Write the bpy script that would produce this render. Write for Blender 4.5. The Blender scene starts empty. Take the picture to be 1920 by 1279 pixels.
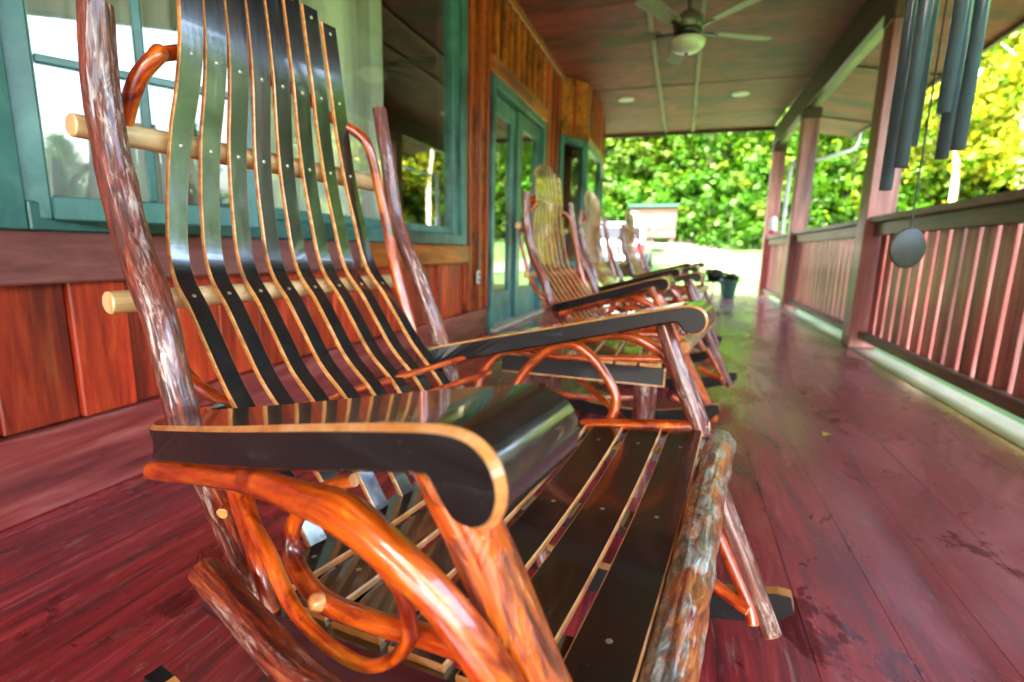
import bpy, bmesh, math, random
from mathutils import Vector, Matrix, noise
R = math.radians
scene = bpy.context.scene
col = scene.collection
random.seed(7)

# ------------------------------------------------------------------ camera
cam_d = bpy.data.cameras.new('camera')
cam = bpy.data.objects.new('camera', cam_d); col.objects.link(cam)
yaw, pitch, roll = R(18.137), R(10.291), R(1.26)
fw = Vector((-math.sin(yaw)*math.cos(pitch), math.cos(yaw)*math.cos(pitch), -math.sin(pitch)))
rt = Vector((math.cos(yaw), math.sin(yaw), 0)); up = rt.cross(fw)
rt2 = rt*math.cos(roll) + up*math.sin(roll); up2 = -rt*math.sin(roll) + up*math.cos(roll)
cam.matrix_world = Matrix(((rt2.x, up2.x, -fw.x, 0), (rt2.y, up2.y, -fw.y, 0), (rt2.z, up2.z, -fw.z, 0.75), (0, 0, 0, 1)))
cam_d.sensor_width = 36.0; cam_d.lens = 36.0*950/1920
cam_d.clip_start = 0.02; cam_d.clip_end = 600
cam_d.dof.use_dof = True; cam_d.dof.focus_distance = 0.62; cam_d.dof.aperture_fstop = 3.9
scene.camera = cam

# ------------------------------------------------------------------ light
SUN_EL, SUN_AZ = R(52), R(215)          # azimuth from +Y clockwise: behind the house, to the left
w = bpy.data.worlds.new('World'); scene.world = w; w.use_nodes = True
nt = w.node_tree; nt.nodes.clear()
sky = nt.nodes.new('ShaderNodeTexSky'); sky.sky_type = 'NISHITA'; sky.sun_disc = False
sky.sun_elevation = SUN_EL; sky.sun_rotation = SUN_AZ; sky.air_density = 1.3; sky.dust_density = 9.0; sky.ozone_density = 1.0
bg = nt.nodes.new('ShaderNodeBackground'); bg.inputs['Strength'].default_value = 0.15
wo = nt.nodes.new('ShaderNodeOutputWorld')
nt.links.new(sky.outputs[0], bg.inputs[0]); nt.links.new(bg.outputs[0], wo.inputs[0])
sd = bpy.data.lights.new('sun', 'SUN'); sd.energy = 1.0; sd.angle = R(12); sd.color = (1.0, .95, .86)
so = bpy.data.objects.new('sun', sd); col.objects.link(so)
sv = Vector((math.sin(SUN_AZ)*math.cos(SUN_EL), math.cos(SUN_AZ)*math.cos(SUN_EL), math.sin(SUN_EL)))
so.rotation_euler = sv.to_track_quat('Z', 'Y').to_euler()
scene.view_settings.view_transform = 'Standard'; scene.view_settings.look = 'None'
scene.view_settings.exposure = 4.95; scene.view_settings.gamma = 1.0
scene.view_settings.use_curve_mapping = False
scene.cycles.max_bounces = 10; scene.cycles.transparent_max_bounces = 16
scene.cycles.use_denoising = True
scene.cycles.denoising_prefilter = 'ACCURATE'
scene.cycles.denoising_input_passes = 'RGB_ALBEDO_NORMAL'

# ------------------------------------------------------------------ materials
def nodes(name):
    m = bpy.data.materials.new(name); m.use_nodes = True
    t = m.node_tree; t.nodes.clear()
    o = t.nodes.new('ShaderNodeOutputMaterial'); b = t.nodes.new('ShaderNodeBsdfPrincipled')
    t.links.new(b.outputs[0], o.inputs[0])
    return m, t, b, o
def N(t, k, **kw):
    n = t.nodes.new('ShaderNode' + k)
    for a, v in kw.items():
        if a in n.inputs: n.inputs[a].default_value = v
        else: setattr(n, a, v)
    return n
def ramp(t, src, stops):
    r = t.nodes.new('ShaderNodeValToRGB'); e = r.color_ramp.elements
    while len(e) < len(stops): e.new(0.5)
    for i, (p, c) in enumerate(stops): e[i].position = p; e[i].color = (*c, 1)
    t.links.new(src, r.inputs[0]); return r.outputs[0]
def coord(t, kind, scale, rnd=True):
    """object / world / grain coordinates, stretched, shifted per object"""
    if kind == 'grain':
        s = t.nodes.new('ShaderNodeAttribute'); s.attribute_name = 'grain'; v = s.outputs['Vector']
    elif kind == 'world':
        s = t.nodes.new('ShaderNodeNewGeometry'); v = s.outputs['Position']
    else:
        s = t.nodes.new('ShaderNodeTexCoord'); v = s.outputs['Object']
    if rnd:
        oi = t.nodes.new('ShaderNodeObjectInfo'); mu = N(t, 'Math', operation='MULTIPLY'); mu.inputs[1].default_value = 37.0
        t.links.new(oi.outputs['Random'], mu.inputs[0])
        ad = N(t, 'VectorMath', operation='ADD'); t.links.new(v, ad.inputs[0]); t.links.new(mu.outputs[0], ad.inputs[1]); v = ad.outputs[0]
    sc = N(t, 'VectorMath', operation='MULTIPLY'); sc.inputs[1].default_value = scale; t.links.new(v, sc.inputs[0])
    return sc.outputs[0]
def noise_tex(t, vec, detail=6, rough=0.6, dist=0.0, scale=1.0):
    n = N(t, 'TexNoise'); n.inputs['Scale'].default_value = scale; n.inputs['Detail'].default_value = detail
    n.inputs['Roughness'].default_value = rough; n.inputs['Distortion'].default_value = dist
    t.links.new(vec, n.inputs['Vector']); return n.outputs['Fac']
def mixc(t, a, b, fac, mode='MIX'):
    m = t.nodes.new('ShaderNodeMix'); m.data_type = 'RGBA'; m.blend_type = mode
    for v, i in ((fac, 0), (a, 6), (b, 7)):
        if isinstance(v, (int, float)): m.inputs[i].default_value = v
        elif isinstance(v, tuple): m.inputs[i].default_value = (*v, 1)
        else: t.links.new(v, m.inputs[i])
    return m.outputs[2]
def bump(t, b, h, strength, dist=0.002, prev=None):
    n = N(t, 'Bump'); n.inputs['Strength'].default_value = strength; n.inputs['Distance'].default_value = dist
    t.links.new(h, n.inputs['Height'])
    if prev: t.links.new(prev, n.inputs['Normal'])
    t.links.new(n.outputs[0], b.inputs['Normal']); return n.outputs[0]
def vary(t, c, lo=0.75, hi=1.2):
    oi = t.nodes.new('ShaderNodeObjectInfo'); mr = N(t, 'MapRange'); mr.inputs['To Min'].default_value = lo; mr.inputs['To Max'].default_value = hi
    t.links.new(oi.outputs['Random'], mr.inputs['Value'])
    v = N(t, 'VectorMath', operation='SCALE'); t.links.new(c, v.inputs[0]); t.links.new(mr.outputs[0], v.inputs['Scale']); return v.outputs[0]
def coat(b, w=1.0, r=0.06):
    b.inputs['Coat Weight'].default_value = w; b.inputs['Coat Roughness'].default_value = r
def simple(name, c, rough=0.5, metal=0.0, amp=0.25, scale=20, coatw=0.0, kind='object'):
    m, t, b, o = nodes(name)
    f = noise_tex(t, coord(t, kind, (scale,)*3))
    k = ramp(t, f, [(0.25, tuple(x*(1-amp) for x in c)), (0.75, tuple(min(1, x*(1+amp)) for x in c))])
    t.links.new(k, b.inputs['Base Color']); b.inputs['Roughness'].default_value = rough; b.inputs['Metallic'].default_value = metal
    if coatw: coat(b, coatw, .1)
    bump(t, b, f, .08, .001)
    return m

def m_bark():
    m, t, b, o = nodes('lacquered_bark')
    f1 = noise_tex(t, coord(t, 'grain', (130, 130, 13)), 8, .72, .6)
    f2 = noise_tex(t, coord(t, 'grain', (26, 26, 7)), 5, .6)
    f3 = noise_tex(t, coord(t, 'grain', (150, 150, 30)), 4, .7, .8)
    c1 = ramp(t, f1, [(0.30, (.012, .002, .002)), (0.44, (.07, .008, .004)), (0.54, (.22, .026, .007)), (0.68, (.52, .17, .06))])
    c2 = ramp(t, f3, [(0.42, (.06, .012, .007)), (0.50, (.20, .055, .030)), (0.60, (.62, .50, .42))])
    msk = ramp(t, f2, [(0.50, (0, 0, 0)), (0.62, (1, 1, 1))])
    t.links.new(mixc(t, c1, c2, msk), b.inputs['Base Color'])
    b.inputs['Roughness'].default_value = .32; coat(b, .8, .12)
    s = N(t, 'Math', operation='ADD'); t.links.new(f1, s.inputs[0]); t.links.new(f3, s.inputs[1])
    bump(t, b, s.outputs[0], .75, .004)
    return m
def m_lichen():
    m, t, b, o = nodes('lichen_grey_bark')
    f1 = noise_tex(t, coord(t, 'grain', (60, 60, 24)), 8, .7, 1.0)
    f2 = noise_tex(t, coord(t, 'grain', (34, 34, 14)), 5, .65, .8)
    c1 = ramp(t, f1, [(0.34, (.05, .012, .006)), (0.47, (.36, .07, .012)), (0.58, (.58, .19, .03))])
    c2 = ramp(t, f1, [(0.34, (.05, .03, .02)), (0.47, (.20, .17, .11)), (0.60, (.50, .48, .38))])
    msk = ramp(t, f2, [(0.46, (0, 0, 0)), (0.55, (1, 1, 1))])
    t.links.new(mixc(t, c1, c2, msk), b.inputs['Base Color'])
    b.inputs['Roughness'].default_value = .3; coat(b, .9, .1)
    s = N(t, 'Math', operation='ADD'); t.links.new(f1, s.inputs[0]); t.links.new(f2, s.inputs[1]); bump(t, b, s.outputs[0], .9, .006)
    return m
def m_mixed():
    m, t, b, o = nodes('half_stripped_bark')
    f1 = noise_tex(t, coord(t, 'grain', (110, 110, 12)), 8, .7, .7)
    f2 = noise_tex(t, coord(t, 'grain', (13, 13, 7)), 5, .65, .8)
    c1 = ramp(t, f1, [(0.32, (.04, .008, .004)), (0.46, (.24, .035, .008)), (0.56, (.52, .10, .012)), (0.66, (.62, .30, .10))])
    c2 = ramp(t, f1, [(0.28, (.34, .030, .002)), (0.5, (.58, .095, .004)), (0.7, (.72, .21, .02))])
    msk = ramp(t, f2, [(0.47, (0, 0, 0)), (0.51, (1, 1, 1))])
    t.links.new(mixc(t, c1, c2, msk), b.inputs['Base Color'])
    b.inputs['Roughness'].default_value = .3; coat(b, 1, .08)
    s = N(t, 'Math', operation='MULTIPLY'); t.links.new(f1, s.inputs[0]); inv = N(t, 'Math', operation='SUBTRACT'); inv.inputs[0].default_value = 1.1; t.links.new(msk, inv.inputs[1]); t.links.new(inv.outputs[0], s.inputs[1])
    bump(t, b, s.outputs[0], .8, .005)
    return m
def m_peeled():
    m, t, b, o = nodes('orange_lacquered_wood')
    f1 = noise_tex(t, coord(t, 'grain', (70, 70, 9)), 7, .65, .6)
    f2 = noise_tex(t, coord(t, 'grain', (22, 22, 11)), 5, .65, .9)
    f3 = noise_tex(t, coord(t, 'grain', (42, 42, 20)), 3, .5, 0)
    f4 = noise_tex(t, coord(t, 'grain', (150, 150, 60)), 3, .6, 0)
    c = ramp(t, f1, [(0.28, (.18, .010, .001)), (0.45, (.42, .042, .002)), (0.62, (.64, .12, .005))])
    d = ramp(t, f2, [(0.30, (.14, .05, .05)), (0.41, (.50, .30, .28)), (0.49, (1, 1, 1)), (0.58, (1.1, 1.1, 1.1)), (0.68, (1.3, 2.3, 3.2))])
    c = mixc(t, c, d, 1.0, 'MULTIPLY')
    sp = ramp(t, f3, [(0.28, (1, 1, 1)), (0.33, (0, 0, 0))]); sp2 = ramp(t, f4, [(0.24, (1, 1, 1)), (0.28, (0, 0, 0))])
    c = mixc(t, c, (.05, .012, .01), sp2)
    t.links.new(mixc(t, c, (.05, .010, .008), sp), b.inputs['Base Color'])
    b.inputs['Roughness'].default_value = .3; coat(b, 1, .07)
    bump(t, b, f1, .5, .003)
    return m
def m_pale():
    m, t, b, o = nodes('pale_peeled_wood')
    f = noise_tex(t, coord(t, 'grain', (50, 50, 5)), 6, .6, .4)
    t.links.new(ramp(t, f, [(0.3, (.52, .29, .10)), (0.5, (.74, .48, .21)), (0.7, (.84, .62, .33))]), b.inputs['Base Color'])
    b.inputs['Roughness'].default_value = .35; coat(b, .7, .12); bump(t, b, f, .12, .002)
    return m
def m_cut():
    m, t, b, o = nodes('cut_wood_end')
    f = noise_tex(t, coord(t, 'object', (60, 60, 60)), 5, .6, .3)
    t.links.new(ramp(t, f, [(0.3, (.48, .13, .03)), (0.55, (.74, .33, .10)), (0.75, (.86, .62, .36))]), b.inputs['Base Color'])
    b.inputs['Roughness'].default_value = .4; coat(b, .6, .1); bump(t, b, f, .2, .002)
    return m
def m_black(name, base, scale, rough=.16):
    m, t, b, o = nodes(name)
    f = noise_tex(t, coord(t, 'object', scale), 6, .65, .8)
    g = noise_tex(t, coord(t, 'object', (240, 240, 240)), 2, .5)
    c = ramp(t, f, [(0.3, tuple(x*.55 for x in base)), (0.58, base), (0.66, tuple(x*1.6 for x in base)), (0.74, tuple(x*7 for x in base))])
    t.links.new(mixc(t, c, (.20, .16, .11), ramp(t, g, [(0.72, (0, 0, 0)), (0.76, (.6, .6, .6))])), b.inputs['Base Color'])
    r = N(t, 'MapRange'); t.links.new(f, r.inputs['Value']); r.inputs['To Min'].default_value = rough*.7; r.inputs['To Max'].default_value = rough*1.6
    t.links.new(r.outputs[0], b.inputs['Roughness']); b.inputs['IOR'].default_value = 2.1; coat(b, 1, .05)
    bump(t, b, f, .22, .0015)
    return m
def m_edge():
    m, t, b, o = nodes('bare_oak_edge')
    f = noise_tex(t, coord(t, 'object', (22, 22, 60)), 6, .65, .4)
    g = noise_tex(t, coord(t, 'object', (9, 9, 9)), 3, .6)
    c = ramp(t, f, [(0.25, (.30, .09, .02)), (0.5, (.62, .27, .07)), (0.75, (.82, .52, .24))])
    t.links.new(mixc(t, c, (.10, .035, .02), ramp(t, g, [(0.66, (0, 0, 0)), (0.74, (.8, .8, .8))])), b.inputs['Base Color'])
    b.inputs['Roughness'].default_value = .35; coat(b, .6, .1); bump(t, b, f, .15, .001)
    return m
def m_floor():
    m, t, b, o = nodes('worn_red_deck_paint')
    f1 = noise_tex(t, coord(t, 'world', (26, 1.8, 10), False), 9, .72, .9)
    f2 = noise_tex(t, coord(t, 'world', (4.2, 3.0, 5), False), 7, .68, .8)
    f3 = noise_tex(t, coord(t, 'world', (2.6, 1.3, 3), False), 5, .6, .5)
    f4 = noise_tex(t, coord(t, 'world', (48, 7, 60), False), 7, .75, .6)
    f5 = noise_tex(t, coord(t, 'world', (120, 120, 120), False), 3, .6)
    c = ramp(t, f1, [(0.30, (.030, .001, .002)), (0.43, (.13, .004, .005)), (0.55, (.30, .010, .011)), (0.72, (.44, .075, .062))])
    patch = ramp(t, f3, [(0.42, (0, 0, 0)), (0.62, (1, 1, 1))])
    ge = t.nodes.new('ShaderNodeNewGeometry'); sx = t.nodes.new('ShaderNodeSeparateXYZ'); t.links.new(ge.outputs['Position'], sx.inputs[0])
    glare_mask = N(t, 'MapRange'); t.links.new(sx.outputs['X'], glare_mask.inputs['Value']); glare_mask.inputs['From Min'].default_value = .05; glare_mask.inputs['From Max'].default_value = .75
    glare_mask.inputs['To Min'].default_value = .12; glare_mask.inputs['To Max'].default_value = .85   # blotchy lilac outdoor glare towards the railing, put into the floor colour
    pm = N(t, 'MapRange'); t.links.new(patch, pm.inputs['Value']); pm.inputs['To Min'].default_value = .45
    lm = N(t, 'Math', operation='MULTIPLY'); t.links.new(glare_mask.outputs[0], lm.inputs[0]); t.links.new(pm.outputs[0], lm.inputs[1])
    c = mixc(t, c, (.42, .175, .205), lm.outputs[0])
    wear = ramp(t, f4, [(0.56, (0, 0, 0)), (0.70, (1, 1, 1))])
    c = mixc(t, c, (.40, .24, .21), mixc(t, (0, 0, 0), wear, .6))
    stain = ramp(t, f2, [(0.59, (0, 0, 0)), (0.62, (1, 1, 1))])
    c = mixc(t, c, (.085, .006, .008), mixc(t, (0, 0, 0), stain, .8))
    grit = ramp(t, f5, [(0.72, (0, 0, 0)), (0.76, (1, 1, 1))])
    c = mixc(t, c, (.45, .36, .30), mixc(t, (0, 0, 0), grit, .5))
    t.links.new(vary(t, c, .94, 1.07), b.inputs['Base Color'])
    r = ramp(t, f3, [(0.38, (.36,)*3), (0.58, (.13,)*3)]); rr = mixc(t, r, (.10,)*3, stain)
    t.links.new(rr, b.inputs['Roughness']); b.inputs['IOR'].default_value = 1.62; b.inputs['Coat Weight'].default_value = .25
    b.inputs['Coat Roughness'].default_value = .16
    s = N(t, 'Math', operation='ADD'); t.links.new(f1, s.inputs[0]); t.links.new(f4, s.inputs[1])
    bump(t, b, s.outputs[0], .25, .003)
    return m
def m_board(name, stops, scale, rough=.45, cw=.3, lo=.75, hi=1.2, bs=.3):
    m, t, b, o = nodes(name)
    f = noise_tex(t, coord(t, 'object', scale), 8, .65, .8)
    g = noise_tex(t, coord(t, 'object', tuple(x*.22 for x in scale)), 4, .6, .3)
    c = ramp(t, f, stops)
    d = ramp(t, g, [(0.34, (.30, .24, .24)), (0.48, (.9, .9, .9)), (0.66, (1.35, 1.3, 1.25))])
    t.links.new(vary(t, mixc(t, c, d, 1.0, 'MULTIPLY'), lo, hi), b.inputs['Base Color'])
    b.inputs['Roughness'].default_value = rough; coat(b, cw, .2); bump(t, b, f, bs, .003)
    return m
def m_glass():
    m, t, b, o = nodes('window_glass')
    tr = t.nodes.new('ShaderNodeBsdfTransparent'); tr.inputs[0].default_value = (.97, .985, .98, 1)
    gl = t.nodes.new('ShaderNodeBsdfGlossy'); gl.inputs['Roughness'].default_value = .01; gl.inputs[0].default_value = (.95, .97, .96, 1)
    lw = N(t, 'LayerWeight'); lw.inputs['Blend'].default_value = .5
    pw = N(t, 'Math', operation='POWER'); t.links.new(lw.outputs['Facing'], pw.inputs[0]); pw.inputs[1].default_value = 3.5
    fr = N(t, 'MapRange'); t.links.new(pw.outputs[0], fr.inputs['Value']); fr.inputs['To Min'].default_value = .095; fr.inputs['To Max'].default_value = .95
    mx = t.nodes.new('ShaderNodeMixShader'); t.links.new(fr.outputs[0], mx.inputs[0]); t.links.new(tr.outputs[0], mx.inputs[1]); t.links.new(gl.outputs[0], mx.inputs[2])
    t.links.new(mx.outputs[0], o.inputs[0])
    return m
def m_leaf(name, a, c):
    m, t, b, o = nodes(name)
    f = noise_tex(t, coord(t, 'object', (.9, .9, .9)), 3, .6)
    k = vary(t, ramp(t, f, [(0.3, a), (0.7, c)]), .7, 1.35)
    df = t.nodes.new('ShaderNodeBsdfDiffuse'); tl = t.nodes.new('ShaderNodeBsdfTranslucent'); gl = t.nodes.new('ShaderNodeBsdfGlossy')
    gl.inputs['Roughness'].default_value = .45; gl.inputs[0].default_value = (.5, .5, .45, 1)
    t.links.new(k, df.inputs[0]); t.links.new(k, tl.inputs[0])
    m1 = t.nodes.new('ShaderNodeMixShader'); m1.inputs[0].default_value = .42; t.links.new(df.outputs[0], m1.inputs[1]); t.links.new(tl.outputs[0], m1.inputs[2])
    m2 = t.nodes.new('ShaderNodeMixShader'); m2.inputs[0].default_value = .015; t.links.new(m1.outputs[0], m2.inputs[1]); t.links.new(gl.outputs[0], m2.inputs[2])
    t.links.new(m2.outputs[0], o.inputs[0]); return m

M = {}
M['bark'] = m_bark(); M['lichen'] = m_lichen(); M['mixed'] = m_mixed(); M['peeled'] = m_peeled(); M['pale'] = m_pale(); M['cut'] = m_cut(); M['edge'] = m_edge()
M['slat'] = m_black('black_lacquered_slat', (.010, .012, .012), (60, 60, 6))
M['arm'] = m_black('black_lacquered_arm', (.011, .012, .011), (7, 90, 90), .18)
M['armside'] = m_black('charcoal_painted_side', (.007, .009, .010), (9, 60, 60), .40)
M['armside'].node_tree.nodes['Principled BSDF'].inputs['Coat Weight'].default_value = .1; M['armside'].node_tree.nodes['Principled BSDF'].inputs['IOR'].default_value = 1.45
M['seat'] = m_black('black_lacquered_seat', (.007, .007, .0065), (60, 6, 60), .20)
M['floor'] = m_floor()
M['plank'] = m_board('red_stained_plank', [(0.25, (.12, .006, .003)), (0.48, (.46, .034, .006)), (0.6, (.60, .065, .010)), (0.75, (.64, .15, .035))], (34, 34, 3.0), .5, .3, .75, 1.2, .6)
M['orange'] = m_board('orange_stained_board', [(0.25, (.20, .03, .003)), (0.5, (.46, .095, .006)), (0.75, (.60, .19, .02))], (20, 3, 20))
M['base'] = m_board('red_baseboard', [(0.25, (.09, .010, .010)), (0.5, (.27, .042, .036)), (0.75, (.40, .15, .125))], (20, 2.0, 20))
M['sill'] = m_board('purple_brown_sill_board', [(0.25, (.10, .028, .026)), (0.5, (.19, .062, .058)), (0.75, (.26, .11, .10))], (18, 2.5, 18), .6, .1)
M['teal'] = m_board('teal_painted_frame', [(0.25, (.032, .13, .125)), (0.5, (.050, .185, .180)), (0.75, (.085, .25, .24))], (9, 9, 9), .4, .3, .9, 1.1, .08)
M['ceil'] = m_board('brown_plywood_ceiling', [(0.25, (.12, .012, .012)), (0.42, (.20, .024, .024)), (0.58, (.29, .040, .038)), (0.75, (.37, .075, .064))], (4, 9, 9), .6, .0, .85, 1.12)
M['batten'] = m_board('greyed_ceiling_batten', [(0.25, (.18, .075, .065)), (0.5, (.28, .13, .115)), (0.75, (.38, .21, .19))], (16, 2, 16), .55, .1)
M['darkbeam'] = m_board('dark_brown_beam', [(0.25, (.04, .015, .009)), (0.5, (.085, .034, .020)), (0.75, (.13, .06, .036))], (18, 2, 18), .55, .1)
M['post'] = m_board('weathered_red_post', [(0.25, (.19, .050, .042)), (0.5, (.34, .115, .105)), (0.75, (.48, .24, .225))], (16, 16, 1.6), .5, .2, .9, 1.1)
M['picket'] = m_board('weathered_red_picket', [(0.25, (.38, .060, .046)), (0.5, (.60, .165, .135)), (0.75, (.72, .38, .34))], (20, 20, 2), .5, .2, .7, 1.2)
M['rail'] = m_board('brown_handrail', [(0.25, (.08, .042, .026)), (0.5, (.15, .082, .052)), (0.75, (.23, .14, .095))], (18, 2, 18), .5, .2)
M['olive'] = m_board('olive_lit_beam_face', [(0.25, (.30, .27, .16)), (0.5, (.42, .38, .24)), (0.75, (.52, .48, .33))], (10, 2, 10), .6, .0)  # pale olive: light reflected by the beam's lower face, put into the colour
M['cream'] = m_board('cream_painted_curb', [(0.25, (.11, .09, .045)), (0.5, (.165, .14, .08)), (0.75, (.22, .20, .13))], (6, 2, 6), .5, .2)
M['sillw'] = simple('pale_threshold', (.55, .47, .36), .5)
M['glass'] = m_glass()
M['curtain'] = m_board('pale_green_curtain', [(0.25, (.66, .72, .64)), (0.5, (.78, .83, .75)), (0.75, (.85, .88, .82))], (3, 30, .6), .8, 0, .97, 1.03, .1)
M['room'] = simple('dim_room_wall', (.20, .12, .08), .8)
M['white'] = simple('white_plastic', (.78, .78, .76), .4, amp=.04)
M['dish'] = simple('frosted_glass_bowl', (.62, .62, .46), .35, amp=.05, coatw=.4)
M['blade'] = simple('tan_fan_blade', (.22, .17, .105), .5)
M['iron'] = simple('dark_bronze_metal', (.035, .032, .028), .35, .7)
M['bowlgrey'] = simple('olive_grey_motor', (.16, .155, .11), .4, .3)
M['tube'] = simple('teal_grey_chime_tube', (.055, .125, .135), .22, .0, amp=.15, coatw=1)
M['sail'] = simple('green_grey_wooden_sail', (.035, .045, .033), .55)
M['string'] = simple('dark_cord', (.05, .045, .04), .8)
M['paleend'] = simple('pale_cut_end', (.80, .70, .52), .4, coatw=.5)
M['brass'] = simple('brass_nail', (.52, .46, .28), .35, .8)
M['lamp'] = simple('recessed_lamp_lens', (.78, .80, .74), .4, amp=.03)
M['gravel'] = simple('pale_gravel', (.085, .085, .06), .9, amp=.3, scale=3, kind='world')
def m_ground():
    m, t, b, o = nodes('lawn_and_forest_floor')
    f = noise_tex(t, coord(t, 'world', (1.3, 1.3, 1.3), False), 6, .6)
    g = ramp(t, f, [(0.25, (.012, .050, .001)), (0.75, (.030, .088, .003))]); fo = ramp(t, f, [(0.3, (.010, .030, .005)), (0.7, (.030, .065, .010))])
    ge = t.nodes.new('ShaderNodeNewGeometry'); sx = t.nodes.new('ShaderNodeSeparateXYZ'); t.links.new(ge.outputs['Position'], sx.inputs[0])
    z = N(t, 'MapRange'); t.links.new(sx.outputs['Z'], z.inputs['Value']); z.inputs['From Min'].default_value = 1.5; z.inputs['From Max'].default_value = 2.2
    t.links.new(mixc(t, g, fo, z.outputs[0]), b.inputs['Base Color']); b.inputs['Roughness'].default_value = .95; return m
M['grass'] = m_ground()
M['leafY'] = m_leaf('leaf_yellow', (.08, .11, .002), (.16, .17, .005))
M['potleaf'] = m_leaf('pot_plant_green', (.09, .17, .05), (.16, .27, .09))
M['trunk'] = simple('grey_brown_trunk', (.045, .035, .025), .9, amp=.4, scale=6)
M['palebark'] = simple('pale_trunk', (.55, .50, .38), .8, amp=.3, scale=5)
M['leafA'] = m_leaf('leaf_green', (.009, .048, .001), (.028, .092, .002))
M['leafB'] = m_leaf('leaf_yellow_green', (.026, .068, .0012), (.056, .105, .002))
M['leafC'] = m_leaf('leaf_deep_green', (.007, .037, .001), (.020, .070, .002))
M['carpaint'] = simple('silver_white_car_paint', (.08, .083, .092), .25, amp=.03, coatw=1)
M['carglass'] = simple('dark_car_glass', (.03, .035, .045), .1)
M['tyre'] = simple('black_tyre', (.02, .02, .02), .8)
M['red'] = simple('red_lens', (.50, .02, .03), .2, coatw=1)
M['rim'] = simple('silver_rim', (.5, .5, .52), .3, .9)
M['kiosk'] = m_board('tan_kiosk_board', [(0.25, (.040, .018, .012)), (0.5, (.062, .030, .020)), (0.75, (.085, .045, .032))], (2, 8, 8), .7, 0)
M['kioskroof'] = simple('green_metal_roof', (.008, .045, .026), .4)
M['paper'] = simple('white_notice', (.32, .32, .31), .6, amp=.02)
M['pot'] = simple('teal_flower_pot', (.03, .24, .17), .35, coatw=.5)
M['soil'] = simple('potting_soil', (.03, .02, .015), .9)
M['shingle'] = simple('grey_roof', (.16, .15, .14), .85)
M['gutter'] = simple('pale_gutter', (.5, .5, .46), .4)
M['yleaf'] = simple('yellow_fallen_leaf', (.70, .66, .04), .5)

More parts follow.
